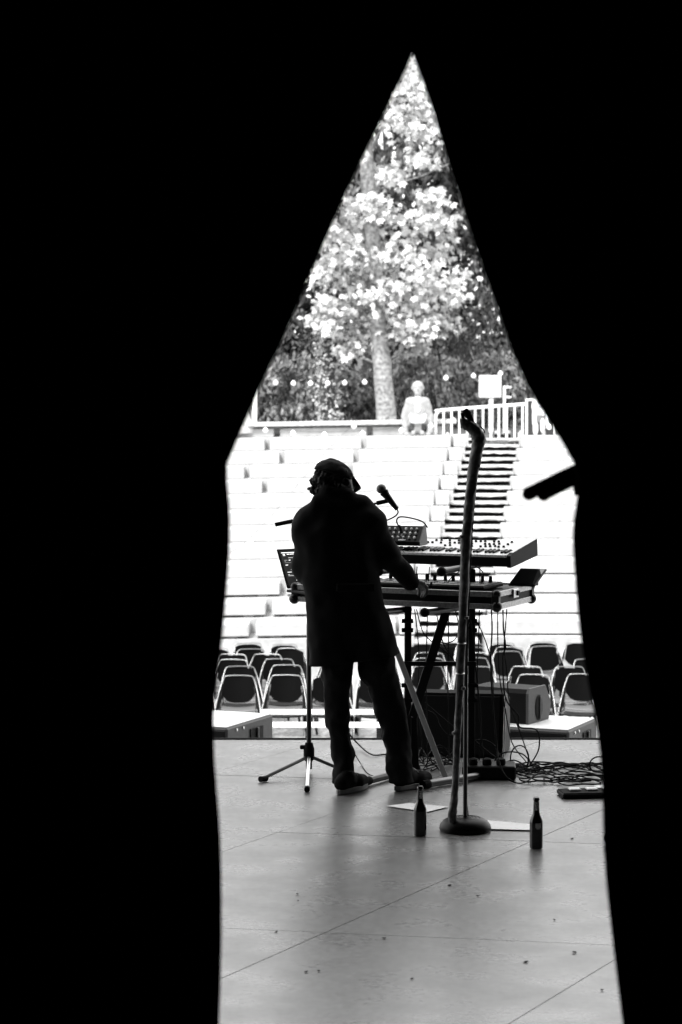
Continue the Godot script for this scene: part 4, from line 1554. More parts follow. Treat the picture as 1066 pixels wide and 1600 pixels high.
	for q in [[716, 1145, -1], [723, 965, 1], [728, 838, -1], [741, 728, 1], [718, 1075, 1]]:
		var k := st()
		var o: Vector3 = P(q[0] + q[2] * 6, q[1], z - 0.045) - root
		lathe(k, [Vector2(0.0, -0.012), Vector2(0.011, -0.007), Vector2(0.012, 0.004), Vector2(0.0, 0.010)], T(o), 9)
		obj("knot", done(k), M.wood, br)
	for q in [[719, 1052], [721, 1005]]:
		var k := st()
		var o: Vector3 = P(q[0], q[1], z - 0.03) - root
		lathe(k, [Vector2(0.021, -0.003), Vector2(0.0235, 0.0), Vector2(0.021, 0.003)], T(o), 16)
		obj("wire_tie", done(k), M.tube, br)
	# clip on its top
	var c0 := P(731, 652, z - 0.03)
	var cp := thing("microphone_clip", "black microphone clip fixed on the hooked branch top", "clip", c0)
	var cs := st()
	var a0 := P(726, 640, z - 0.03) - c0
	var a1 := P(740, 661, z - 0.03) - c0
	tube(cs, [a0, a0.lerp(a1, 0.3), a0.lerp(a1, 0.62), a1], [0.014, 0.019, 0.014, 0.007], 10)
	obj("jaw", done(cs), M.rubber, cp)
	var cs2 := st()
	bar(cs2, P(722, 645, z - 0.03) - c0, P(725, 661, z - 0.03) - c0, 0.012, 0.012)
	obj("screw_stem", done(cs2), M.rubber, cp)
	cable([P(740, 660, z - 0.02), P(752, 668, z - 0.02), P(757, 676, z - 0.01), P(753, 700, z), P(744, 760, z + 0.01), P(737, 850, z + 0.02), P(731, 1000, z + 0.02), P(727, 1200, z + 0.03), P(733, 1288, z + 0.06)], 0.0035, "thin black cable running down along the crooked branch")

func bottle(at: Vector3, turn: float, badge: bool, label: String) -> void:
	var t := thing("beer_bottle", label, "bottle", at, turn, "beer bottles on the stage floor")
	var s := st()
	lathe(s, [Vector2(0.0, 0.004), Vector2(0.024, 0.001), Vector2(0.0295, 0.004), Vector2(0.0305, 0.012), Vector2(0.0305, 0.118), Vector2(0.0295, 0.130), Vector2(0.0245, 0.146), Vector2(0.0175, 0.160), Vector2(0.0150, 0.172), Vector2(0.0140, 0.190), Vector2(0.0128, 0.218), Vector2(0.0128, 0.222), Vector2(0.0150, 0.224), Vector2(0.0150, 0.231), Vector2(0.0135, 0.233), Vector2(0.0135, 0.237), Vector2(0.0115, 0.238), Vector2(0.0, 0.236)], Transform3D.IDENTITY, 28)
	obj("glass", done(s), M.glass, t)
	var tm := TextMesh.new()
	tm.text = "MAES"
	var fnt := SystemFont.new()
	fnt.font_names = PackedStringArray(["Droid Sans"])
	fnt.font_weight = 700
	tm.font = fnt
	tm.font_size = 16
	tm.pixel_size = 0.00088
	tm.depth = 0.0006
	var o := obj("neck_lettering", tm, M.paper, t)
	o.basis = Basis(Vector3.BACK, PI / 2)
	o.position = Vector3(0.0, 0.198, 0.0148)
	if badge:
		var b := st()
		b.set_smooth_group(0)
		for i in 6:
			var a0 := -0.1 + 0.14 * i
			var a1 := a0 + 0.14
			var q := []
			for v in [[a0, 0.094], [a0, 0.122], [a1, 0.122], [a1, 0.094]]:
				q.append(Vector3(sin(v[0]) * 0.0309, v[1] + (0.006 if i in [0, 5] and v[1] < 0.1 else 0.0), cos(v[0]) * 0.0309))
			face(b, q, Vector3(0, 0.1, 0))
		obj("paper_badge", done(b), M.label, t)

func build_small_things() -> void:
	bottle(fl(656.5, 1306), 0.2, false, "dark glass beer bottle beside the round stand base and a paper sheet")
	bottle(fl(838, 1326), -0.1, true, "dark glass beer bottle with a pale badge standing apart on floor")
	# sheets of paper
	sheet([[604, 1261], [640, 1256], [701, 1262], [668, 1270]], "blank white paper sheet on the floor behind a beer bottle")
	sheet([[757, 1287], [763, 1283], [828, 1289], [829, 1299], [752, 1297]], "white paper sheet lying on the floor behind the round base")
	# power strip with plugs
	var pp := fl(722, 1219)
	var ps := thing("power_distributor", "black power box with round plugs under the keyboard stand", "power box", pp, -0.05)
	obj("housing", ext(Vector3(0.0, 0.002, -0.20), Vector3(0.29, 0.075, 0.0), 0.008), M.black, ps)
	for i in 3:
		var s := st()
		lathe(s, [Vector2(0, 0), Vector2(0.024, 0), Vector2(0.026, 0.012), Vector2(0.024, 0.03), Vector2(0.012, 0.036), Vector2(0, 0.036)], T(Vector3(0.06 + i * 0.075, 0.076, -0.06)), 14)
		obj("plug", done(s), M.rubber, ps)
	# pedal board and foot switch
	var pd := fl(880, 1249)
	var pb := thing("pedal_board", "thin flat board with pale pads on the floor by the curtain", "pedal board", pd, 0.12)
	obj("board", ext(Vector3(0.0, 0.003, -0.16), Vector3(0.42, 0.026, 0.0), 0.004), M.black, pb)
	obj("top_sheet", ext(Vector3(0.005, 0.027, -0.155), Vector3(0.415, 0.030, -0.005)), M.canvas, pb)
	for i in 4:
		obj("pad", ext(Vector3(0.05 + i * 0.09, 0.031, -0.12), Vector3(0.11 + i * 0.09, 0.042, -0.06), 0.006), M.paper, pb)
	var fp := fl(934, 1237)
	var fs := thing("foot_switch", "pale foot switch with a black knob behind the pedal board", "foot switch", fp, 0.1)
	obj("plate", ext(Vector3(0, 0.002, -0.10), Vector3(0.14, 0.018, 0.0), 0.004), M.panel, fs)
	var ks := st()
	ball(ks, Vector3(0.07, 0.035, -0.05), 0.025, 12)
	obj("knob", done(ks), M.rubber, fs)
	# round foot sticking out at the curtain
	var rp := fl(954, 1320)
	var rf := thing("stand_foot", "round black stand foot showing beside the right curtain edge", "stand", rp)
	rf.set_meta("label", "short black stand with a round foot half hidden by the curtain")
	var rs := st()
	ball(rs, Vector3(0, 0.032, 0), 0.032, 14)
	obj("foot_ball", done(rs), M.rubber, rf)
	obj("leg", tube_mesh([Vector3(0.01, 0.035, 0), Vector3(0.5, 0.18, 0.05)], 0.014, 10), M.dark_tube, rf)
	obj("pole", tube_mesh([Vector3(0.5, 0.0, 0.05), Vector3(0.5, 1.56, 0.05)], 0.014, 10), M.dark_tube, rf)
	# second stand whose boom reaches past the right curtain
	var zc := 5.6
	var cb := fl(1040, 1300)
	cb = Vector3(P(1010, 700, zc).x, 0, -zc)
	var cst := thing("boom_arm_stand", "black stand whose thick boom ends reach past the curtain", "stand", cb)
	obj("pole", tube_mesh([Vector3(0, 0.02, 0), Vector3(0, 1.86, 0)], 0.014, 10), M.dark_tube, cst)
	obj("base", lathe_mesh([Vector2(0, 0), Vector2(0.13, 0), Vector2(0.13, 0.02), Vector2(0.02, 0.045), Vector2(0, 0.045)], Transform3D.IDENTITY, 24), M.black, cst)
	var j0 := P(1000, 690, zc) - cb
	obj("boom", tube_mesh([j0, P(880, 745, zc) - cb, P(827, 771, zc) - cb], 0.0155, 14), M.rubber, cst)
	obj("boom", tube_mesh([j0 + Vector3(0, -0.012, 0.012), P(890, 752, zc) - cb, P(850, 772, zc) - cb], 0.0150, 14), M.rubber, cst)
	for e in [P(827, 771, zc) - cb, P(850, 772, zc) - cb]:
		var bs2 := st()
		ball(bs2, e, 0.0165, 14)
		obj("end_cap", done(bs2), M.rubber, cst)
	var cst2 := st()
	cyl(cst2, P(905, 726, zc) - cb, P(912, 772, zc) - cb, 0.022, 14)
	obj("clamp", done(cst2), M.rubber, cst)
	# leaf scraps on the floor
	var sm := [[465, 1398, 6], [466, 1408, 3], [747, 1401, 6], [703, 1384, 7], [600, 1467, 6], [432, 1457, 5], [898, 1489, 8], [822, 1504, 8], [479, 1519, 6], [498, 1518, 5], [644, 1530, 5], [894, 1311, 7], [866, 1438, 4], [940, 1548, 5]]
	for q in sm:
		var w: float = q[2] * 0.5 / (F / 9.0)
		var s := st()
		s.set_smooth_group(-1)
		var ring := []
		for i in 7:
			var a := TAU * i / 7
			ring.append(Vector3(cos(a) * w * rng.randf_range(0.7, 1.5), rng.randf_range(0.001, 0.006), sin(a) * w * rng.randf_range(0.7, 1.5)))
		for i in 7:
			face(s, [Vector3(0, 0.006, 0), ring[i], ring[(i + 1) % 7]], Vector3(0, -1, 0))
			face(s, [Vector3(0, 0.0005, 0), ring[i], ring[(i + 1) % 7]], Vector3(0, 1, 0))
		var o := obj("leaf_scrap", done(s), M.canvas)
		o.position = fl(q[0], q[1])
		tag(o, "tiny dark curled leaf scrap on the bare stage floor", "scrap", "leaf scraps on the stage floor")

func sheet(px: Array, label: String) -> void:
	var pts := []
	for p in px:
		pts.append(fl(p[0], p[1]))
	var c := Vector3.ZERO
	for p in pts:
		c += p
	c /= pts.size()
	var s := st()
	s.set_smooth_group(-1)
	for i in pts.size():
		var a: Vector3 = pts[i] - c + Vector3(0, 0.004 + rng.randf_range(0.0, 0.004), 0)
		pts[i] = a
	for i in pts.size():
		face(s, [Vector3(0, 0.004, 0), pts[i], pts[(i + 1) % pts.size()]], Vector3(0, -1, 0))
		face(s, [Vector3(0, 0.003, 0), pts[i] - Vector3(0, 0.001, 0), pts[(i + 1) % pts.size()] - Vector3(0, 0.001, 0)], Vector3(0, 1, 0))
	var o := obj("paper_sheet", done(s), M.paper)
	o.position = c
	tag(o, label, "paper")

func build_cables() -> void:
	# cables hanging from the two tiers
	var hang := [
		[[648, 952, 13.0], [652, 985, 13.05], [655, 1030, 13.1], [654, 1090, 13.15], [662, 1190, 13.2]],
		[[651, 952, 13.0], [660, 985, 13.05], [672, 1000, 13.1], [700, 1022, 13.15], [718, 1045, 13.1]],
		[[668, 958, 13.0], [667, 1000, 13.05], [666, 1060, 13.1], [668, 1190, 13.2]],
		[[682, 958, 13.0], [689, 990, 13.02], [695, 1010, 13.05], [714, 1045, 13.1], [720, 1120, 13.15]],
		[[701, 958, 13.0], [701, 1010, 13.05], [700, 1070, 13.1], [702, 1190, 13.2]],
		[[712, 955, 12.95], [717, 980, 12.97], [712, 998, 13.0], [698, 1005, 13.05], [686, 1002, 13.1]],
		[[733, 952, 12.95], [740, 1000, 13.0], [745, 1060, 13.05], [750, 1120, 13.1], [756, 1195, 13.2]],
		[[735, 955, 12.95], [752, 985, 13.0], [765, 1022, 13.05], [770, 1060, 13.1], [772, 1120, 13.1], [778, 1200, 13.1]],
		[[749, 953, 12.9], [748, 1000, 12.95], [746, 1060, 13.0], [752, 1130, 13.1], [748, 1198, 13.2]],
		[[768, 953, 12.75], [769, 985, 12.78], [767, 1035, 12.8], [770, 1100, 12.85], [776, 1160, 12.9], [780, 1190, 12.8], [790, 1212, 12.75], [806, 1223, 12.72], [822, 1222, 12.72], [835, 1212, 12.85], [850, 1206, 12.95]],
		[[778, 955, 12.9], [778, 1000, 12.92], [781, 1060, 13.0], [790, 1110, 13.1], [800, 1160, 13.3], [822, 1190, 13.4]],
		[[786, 953, 12.9], [787, 985, 12.92], [790, 1010, 12.95], [786, 1030, 13.0], [790, 1090, 13.1], [810, 1118, 13.2], [812, 1136, 13.25], [839, 1141, 13.3], [842, 1170, 13.4], [828, 1196, 13.4]],
		[[792, 952, 12.88], [790, 980, 12.92], [788, 1010, 12.95], [792, 1050, 13.0], [797, 1100, 13.1], [815, 1150, 13.2], [830, 1195, 13.3]]]
	for h in hang:
		var pts := []
		for q in h:
			pts.append(P(q[0], q[1], q[2]))
		cable(pts, 0.0032 if h.size() < 9 else 0.0042, "thin black cable hanging from the keyboard tiers to the floor", "cables hanging from the keyboard stand", 6)
	# between the tiers
	for h in [[[671, 886, 13.0], [670, 905, 13.0], [669, 921, 12.95]], [[652, 885, 13.0], [651, 900, 13.0], [650, 914, 12.98]], [[718, 893, 12.95], [705, 903, 12.95], [694, 920, 12.95]], [[750, 885, 12.9], [750, 905, 12.9], [750, 920, 12.9]], [[742, 884, 12.95], [754, 893, 12.95], [755, 906, 12.95], [750, 915, 12.95]], [[672, 921, 12.9], [674, 909, 12.9], [676, 921, 12.9]]]:
		var pts := []
		for q in h:
			pts.append(P(q[0], q[1], q[2]))
		cable(pts, 0.003, "short thin black cable joining the two keyboard tiers", "cables between the keyboard tiers", 6)
	# floor cables at the feet
	cable([P(541, 1140, 12.95), fl(556, 1172) + Vector3(0, 0.05, 0), fl(580, 1182) + Vector3(0, 0.012, 0), fl(606, 1181) + Vector3(0, 0.006, 0), fl(640, 1190) + Vector3(0, 0.006, 0)], 0.0045, "black cable arching over the floor between the player's feet")
	cable([P(547, 1155, 12.9), P(552, 1172, 12.9), fl(562, 1196) + Vector3(0, 0.02, 0), fl(578, 1212) + Vector3(0, 0.005, 0), fl(605, 1213) + Vector3(0, 0.005, 0), fl(622, 1207) + Vector3(0, 0.005, 0)], 0.0026, "thin dark cable curling on the floor behind the player's shoes")
	# the heap to the right
	var r := RandomNumberGenerator.new()
	r.seed = 77
	for i in 16:
		var pts := []
		var x := r.randf_range(776, 815)
		var y := r.randf_range(1197, 1212)
		for k in 9:
			pts.append(fl(x, y) + Vector3(0, 0.006 + absf(r.randfn()) * 0.012, 0))
			x += r.randf_range(10, 30)
			y = clampf(y + r.randf_range(-7, 8), 1196, 1224)
		cable(pts, r.randf_range(0.003, 0.0048), "black cable in the loose heap beside the power box", "cables heaped on the floor", 6)
	for q in [[800, 1196, 26, 16], [812, 1198, 14, 22], [838, 1214, 26, 8], [880, 1214, 30, 7], [915, 1212, 28, 6], [936, 1202, 14, 15], [905, 1218, 34, 6]]:
		var pts := []
		var c := fl(q[0], q[1] + 8)
		var tall: bool = q[3] > 12
		for k in 11:
			var a := TAU * k / 10.0 + 0.3
			var rr: float = q[2] / 290.0
			if tall:
				pts.append(c + Vector3(cos(a) * rr, maxf(0.006, q[3] / 290.0 + sin(a) * q[3] / 290.0), sin(a + 0.6) * 0.05))
			else:
				pts.append(c + Vector3(cos(a) * rr, 0.01 + 0.004 * (k % 3), sin(a) * rr * 0.8))
		cable(pts, 0.004, "black cable coiled in a loop on the floor heap", "cable loops on the floor", 6)
	for i in 14:
		var pts := []
		var x := r.randf_range(648, 690)
		var y := r.randf_range(1184, 1208)
		for k in 6:
			pts.append(fl(x, y) + Vector3(0, 0.006 + absf(r.randfn()) * 0.05, 0))
			x = clampf(x + r.randf_range(-34, 36), 648, 712)
			y = clampf(y + r.randf_range(-12, 12), 1182, 1210)
		cable(pts, r.randf_range(0.0025, 0.004), "thin dark cable tangled on the floor behind the stand feet", "cables tangled behind the stand", 6)
	for h in [[[664, 1098, 13.3], [690, 1120, 13.3], [712, 1138, 13.3], [745, 1160, 13.3], [770, 1180, 13.3], [800, 1196, 13.2]], [[663, 1108, 13.3], [680, 1117, 13.3], [688, 1135, 13.3], [700, 1148, 13.3], [716, 1150, 13.3]], [[740, 1158, 13.25], [756, 1156, 13.25], [772, 1164, 13.25], [780, 1178, 13.2], [800, 1202, 13.1]]]:
		var pts := []
		for q in h:
			pts.append(P(q[0], q[1], q[2]))
		cable(pts, 0.0036, "grey cable strung across the front of the floor wedge", "cables across the floor wedge", 6)

# ================= the player =================
func build_player() -> void:
	var z := 12.58
	var base := Vector3(P(570, 1240, z).x, 0.0, -z)
	var t := thing("person", "person in a dark coat and peaked cap bent over the keyboards", "person", base)
	var q := func(px: float, py: float, dz := 0.0) -> Vector3: return P(px, py, z + dz) - base
	# ---- one continuous body: trunk and limbs, then head and hands on finer grids ----
	var b := []
	b.append([q.call(527, 815), q.call(535, 900), 0.065, 0.08])
	b.append([q.call(535, 900), q.call(552, 985), 0.11, 0.09])
	b.append([q.call(490, 818), q.call(570, 816), 0.05, 0.05])
	b.append([q.call(527, 795), q.call(522, 765), 0.055, 0.052])
	b.append([q.call(486, 822), q.call(478, 890, 0.05), 0.048, 0.042])
	b.append([q.call(478, 890, 0.05), q.call(505, 925, 0.28), 0.04, 0.028])
	b.append([q.call(574, 818), q.call(604, 866, 0.04), 0.048, 0.042])
	b.append([q.call(604, 866, 0.04), q.call(642, 909, 0.20), 0.04, 0.03])
	b.append([q.call(530, 1010), q.call(527, 1115), 0.055, 0.036])
	b.append([q.call(527, 1115), q.call(541, 1208), 0.036, 0.032])
	b.append([q.call(580, 1010), q.call(608, 1105, 0.03), 0.06, 0.045])
	b.append([q.call(608, 1105, 0.03), q.call(630, 1200, 0.02), 0.044, 0.036])
	var arr := nets(b, 0.016, 0.04)
	# head, turned to the right and lowered
	var h := []
	h.append([q.call(519, 746), q.call(522, 749), 0.080, 0.078])
	h.append([q.call(530, 752, 0.02), q.call(540, 763, 0.03), 0.062, 0.040])
	h.append([q.call(524, 762), q.call(526, 785), 0.052, 0.056])
	h.append([q.call(541, 752, -0.01), q.call(545, 764, 0.0), 0.030, 0.024])
	h.append([q.call(546, 752, 0.045), q.call(552, 759, 0.05), 0.016, 0.014])
	h.append([q.call(543, 768, 0.04), q.call(547, 769, 0.045), 0.022, 0.016])
	h.append([q.call(547, 764, 0.045), q.call(548, 764, 0.046), 0.010, 0.010])
	h.append([q.call(527, 750, -0.065), q.call(529, 756, -0.068), 0.014, 0.010])
	h.append([q.call(544, 748, 0.03), q.call(547, 748, 0.06), 0.016, 0.014])
	arr = nets(h, 0.005, 0.016, [], 0.0, 1.0, arr)
	for hand in [[q.call(650, 909, 0.24), Vector3(0.75, -0.35, -0.55), 1.0], [q.call(512, 930, 0.31), Vector3(0.6, -0.3, -0.7), -1.0]]:
		var hp: Vector3 = hand[0]
		var d: Vector3 = (hand[1] as Vector3).normalized()
		var side: Vector3 = d.cross(Vector3.UP).normalized() * float(hand[2])
		var dn: Vector3 = side.cross(d).normalized()
		if dn.y > 0.0:
			dn = -dn
		var g := []
		g.append([hp - d * 0.06, hp - d * 0.02, 0.026, 0.027])
		for f in 4:
			var o: Vector3 = side * (f - 1.5) * 0.020
			g.append([hp - d * 0.025 + o * 0.7, hp + d * 0.025 + o, 0.015, 0.013])
			var ln: float = [0.030, 0.036, 0.034, 0.027][f]
			var k1: Vector3 = hp + d * (0.025 + ln) + o * 1.1 + dn * 0.012
			var k2: Vector3 = k1 + d * ln * 0.45 + dn * ln * 0.75
			g.append([hp + d * 0.025 + o, k1, 0.0105, 0.0095])
			g.append([k1, k2, 0.0095, 0.0088])
			g.append([k2, k2 + dn * ln * 0.6 - d * ln * 0.1, 0.0088, 0.008])
		var th: Vector3 = hp - d * 0.02 - side * 0.03
		g.append([th, th - side * 0.022 + d * 0.03 + dn * 0.012, 0.014, 0.011])
		g.append([th - side * 0.022 + d * 0.03 + dn * 0.012, th - side * 0.012 + d * 0.055 + dn * 0.03, 0.011, 0.009])
		arr = nets(g, 0.0035, 0.010, [], 0.0, 1.0, arr)
	obj("body", nets_mesh(arr), M.skin, t)

	# ---- coat ----
	var c := []
	c.append([q.call(508, 838), q.call(520, 1000), 0.140, 0.122])
	c.append([q.call(520, 1000), q.call(524, 1095), 0.122, 0.135])
	c.append([q.call(548, 838), q.call(556, 905), 0.130, 0.112])
	c.append([q.call(556, 905), q.call(577, 1000), 0.112, 0.130])
	c.append([q.call(577, 1000), q.call(602, 1095), 0.128, 0.155])
	c.append([q.call(535, 900), q.call(552, 1090, 0.03), 0.13, 0.15])
	c.append([q.call(492, 818), q.call(572, 816), 0.088, 0.086])
	c.append([q.call(506, 786), q.call(482, 822), 0.056, 0.080])
	c.append([q.call(548, 793), q.call(578, 818), 0.055, 0.080])
	c.append([q.call(482, 826), q.call(477, 885, 0.06), 0.078, 0.066])
	c.append([q.call(477, 885, 0.06), q.call(504, 926, 0.26), 0.066, 0.050])
	c.append([q.call(577, 818), q.call(603, 864, 0.04), 0.080, 0.066])
	c.append([q.call(603, 864, 0.04), q.call(641, 908, 0.19), 0.064, 0.047])
	c.append([q.call(524, 802, 0.0), q.call(521, 780, -0.015), 0.088, 0.064])
	# turned-up collar
	c.append([q.call(499, 780, -0.04), q.call(513, 767, -0.075), 0.038, 0.034])
	c.append([q.call(513, 767, -0.075), q.call(540, 775, -0.07), 0.034, 0.032])
	c.append([q.call(540, 775, -0.07), q.call(566, 789, -0.01), 0.032, 0.030])
	c.append([q.call(569, 784, -0.01), q.call(576, 790, 0.05), 0.032, 0.02])
	var hem0: Vector3 = q.call(484, 1041)
	var hem1: Vector3 = q.call(632, 1021)
	var along := (hem1 - hem0).normalized()
	var hn := Vector3(along.y, -along.x, 0.0).normalized()
	if hn.y > 0.0:
		hn = -hn
	# the hem trims only the skirt, the sleeves end higher
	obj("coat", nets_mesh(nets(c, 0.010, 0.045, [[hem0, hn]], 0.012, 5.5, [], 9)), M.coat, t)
	# back seam, half belt and buttons
	var belt := st()
	box(belt, T(q.call(556, 918, -0.175)), Vector3(0.20, 0.042, 0.012), 0.005)
	var bo := obj("half_belt", done(belt), M.coat, t)
	for sx in [-1.0, 1.0]:
		var bs := st()
		cyl(bs, q.call(556, 918, -0.18) + Vector3(sx * 0.075, 0, 0), q.call(556, 918, -0.19) + Vector3(sx * 0.075, 0, 0), 0.011, 12)
		obj("button", done(bs), M.plastic, bo)

	# ---- trousers ----
	var tr := []
	tr.append([q.call(529, 1005), q.call(526, 1060), 0.092, 0.078])
	tr.append([q.call(526, 1060), q.call(527, 1122), 0.072, 0.058])
	tr.append([q.call(527, 1122), q.call(536, 1180), 0.058, 0.056])
	tr.append([q.call(536, 1180), q.call(541, 1238, -0.055), 0.058, 0.062])
	tr.append([q.call(582, 1005), q.call(590, 1045), 0.098, 0.094])
	tr.append([q.call(590, 1045), q.call(608, 1105, 0.03), 0.088, 0.074])
	tr.append([q.call(608, 1105, 0.03), q.call(619, 1155, 0.03), 0.074, 0.066])
	tr.append([q.call(619, 1155, 0.03), q.call(627, 1238, -0.035), 0.066, 0.064])
	tr.append([q.call(625, 1120, 0.02), q.call(634, 1196, 0.03), 0.03, 0.04])
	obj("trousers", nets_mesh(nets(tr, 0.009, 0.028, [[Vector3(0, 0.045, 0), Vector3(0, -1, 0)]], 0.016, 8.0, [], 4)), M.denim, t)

	# ---- shoes ----
	for f in [[528, 1243, 575, 1228], [618, 1237, 680, 1223]]:
		var heel := fl(f[0], f[1]) - base
		var toe := fl(f[2], f[3]) - base
		var d := (toe - heel).normalized()
		toe = heel + d * 0.31
		var sd := d.cross(Vector3.UP).normalized()
		var u := []
		var at := func(l: float, y: float, s: float) -> Vector3: return heel + d * l + Vector3(0, y, 0) + sd * s
		u.append([at.call(0.04, 0.055, 0), at.call(0.10, 0.06, 0), 0.038, 0.042])
		u.append([at.call(0.045, 0.068, 0), at.call(0.085, 0.085, 0), 0.030, 0.038])
		u.append([at.call(0.10, 0.075, 0), at.call(0.19, 0.048, 0), 0.042, 0.040])
		u.append([at.call(0.19, 0.045, 0.012), at.call(0.265, 0.040, 0.008), 0.040, 0.032])
		u.append([at.call(0.19, 0.045, -0.012), at.call(0.265, 0.040, -0.008), 0.040, 0.032])
		var shoe := obj("shoe", nets_mesh(nets(u, 0.006, 0.02, [[Vector3(0, 0.024, 0), Vector3.DOWN]])), M.canvas, t)
		var so := st()
		so.set_smooth_group(-1)
		var out := []
		for i in 24:
			var a := TAU * i / 24
			var l := 0.155 - 0.158 * cos(a)
			var w := 0.036 + 0.011 * smoothstep(0.08, 0.24, l)
			out.append(at.call(l, 0.0, sin(a) * w * 1.08))
		var lv := [[0.0025, 0.96], [0.006, 1.0], [0.026, 1.0], [0.029, 0.97]]
		var mid: Vector3 = at.call(0.155, 0.015, 0)
		for k in 3:
			for i in 24:
				var quad := []
				for e in [[i, k], [(i + 1) % 24, k], [(i + 1) % 24, k + 1], [i, k + 1]]:
					var v: Vector3 = mid.lerp(out[e[0]], lv[e[1]][1])
					quad.append(Vector3(v.x, lv[e[1]][0], v.z))
				face(so, quad, mid)
		for yy in [0, 3]:
			var ring := []
			for i in 24:
				var v: Vector3 = mid.lerp(out[i], lv[yy][1])
				ring.append(Vector3(v.x, lv[yy][0], v.z))
			face(so, ring, mid)
		obj("sole", done(so), M.sole, shoe)
		for k in 4:
			var ls := st()
			var l := 0.115 + k * 0.022
			var y := 0.122 - k * 0.011
			tube(ls, smooth_path([at.call(l, y - 0.016, -0.032), at.call(l + 0.006, y, 0), at.call(l, y - 0.016, 0.032)], 4), 0.0036, 6)
			obj("lace", done(ls), M.sole, shoe)

	# ---- hair and cap ----
	var hair := []
	var r := RandomNumberGenerator.new()
	r.seed = 31
	for p in [[500, 740, -0.02, 0.036], [496, 752, -0.02, 0.030], [493, 762, -0.01, 0.024], [500, 765, -0.04, 0.030], [512, 762, -0.065, 0.034], [524, 758, -0.07, 0.030], [508, 748, -0.06, 0.04], [520, 745, -0.07, 0.038], [532, 744, -0.05, 0.030], [540, 742, -0.025, 0.026], [546, 743, 0.01, 0.016], [536, 750, -0.055, 0.022], [489, 764, 0.0, 0.016], [515, 742, -0.06, 0.03]]:
		for k in 3:
			var c0: Vector3 = q.call(p[0] + r.randf_range(-3, 3), p[1] + r.randf_range(-3, 3), p[2] + r.randf_range(-0.012, 0.012))
			hair.append([c0, c0 + Vector3(r.randfn(), r.randfn(), r.randfn()) * 0.008, p[3] * 0.75, p[3] * 0.7])
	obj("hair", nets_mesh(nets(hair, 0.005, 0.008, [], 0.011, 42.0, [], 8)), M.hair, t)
	var cap := []
	cap.append([q.call(519, 744), q.call(522, 746, 0.01), 0.090, 0.088])
	cap.append([q.call(514, 744, -0.035), q.call(526, 746, -0.025), 0.084, 0.080])
	cap.append([q.call(509, 745, -0.01), q.call(529, 746, 0.02), 0.070, 0.066])
	var band: Vector3 = q.call(522, 742)
	var capn := Vector3(-0.28, -0.95, 0.10).normalized()
	obj("cap", nets_mesh(nets(cap, 0.006, 0.02, [[band, capn]], 0.006, 14.0)), M.canvas, t)
	# peak pointing down to the right
	var pk := st()
	pk.set_smooth_group(0)
	var rim_near := [q.call(541, 733, -0.03), q.call(548, 740, -0.01), q.call(556, 751, 0.01), q.call(565, 765, 0.03)]
	var rim_far := [q.call(541, 752, 0.07), q.call(544, 759, 0.08), q.call(547, 766, 0.09), q.call(552, 773, 0.10)]
	var nrm: Vector3 = (rim_near[3] - rim_near[0]).cross(rim_far[0] - rim_near[0]).normalized()
	var pr := []
	for i in 9:
		var row := []
		for k in 5:
			var a := i / 8.0
			var l := (k / 4.0) * (1.0 - 0.10 * pow(absf(a * 2.0 - 1.0), 4.0))
			row.append(smooth_at(rim_near, l).lerp(smooth_at(rim_far, l), a) + nrm * 0.012 * sin(PI * a))
		pr.append(row)
	for sdv in [0.0, 0.006]:
		for i in 8:
			for k in 4:
				var o: Vector3 = nrm * float(sdv)
				var v := [pr[i][k] + o, pr[i + 1][k] + o, pr[i + 1][k + 1] + o, pr[i][k + 1] + o]
				for e in ([0, 1, 2, 0, 2, 3] if sdv == 0.0 else [0, 2, 1, 0, 3, 2]):
					pk.add_vertex(v[e])
	obj("cap_peak", done(pk), M.canvas, t)

# ================= the curtains =================
func edge_at(tab: Array, y: float) -> float:
	for i in tab.size() - 1:
		var a: Array = tab[i]
		var b: Array = tab[i + 1]
		if y <= b[1]:
			var t := clampf((y - a[1]) / (b[1] - a[1]), 0.0, 1.0)
			return lerpf(a[0], b[0], t)
	return tab[tab.size() - 1][0]

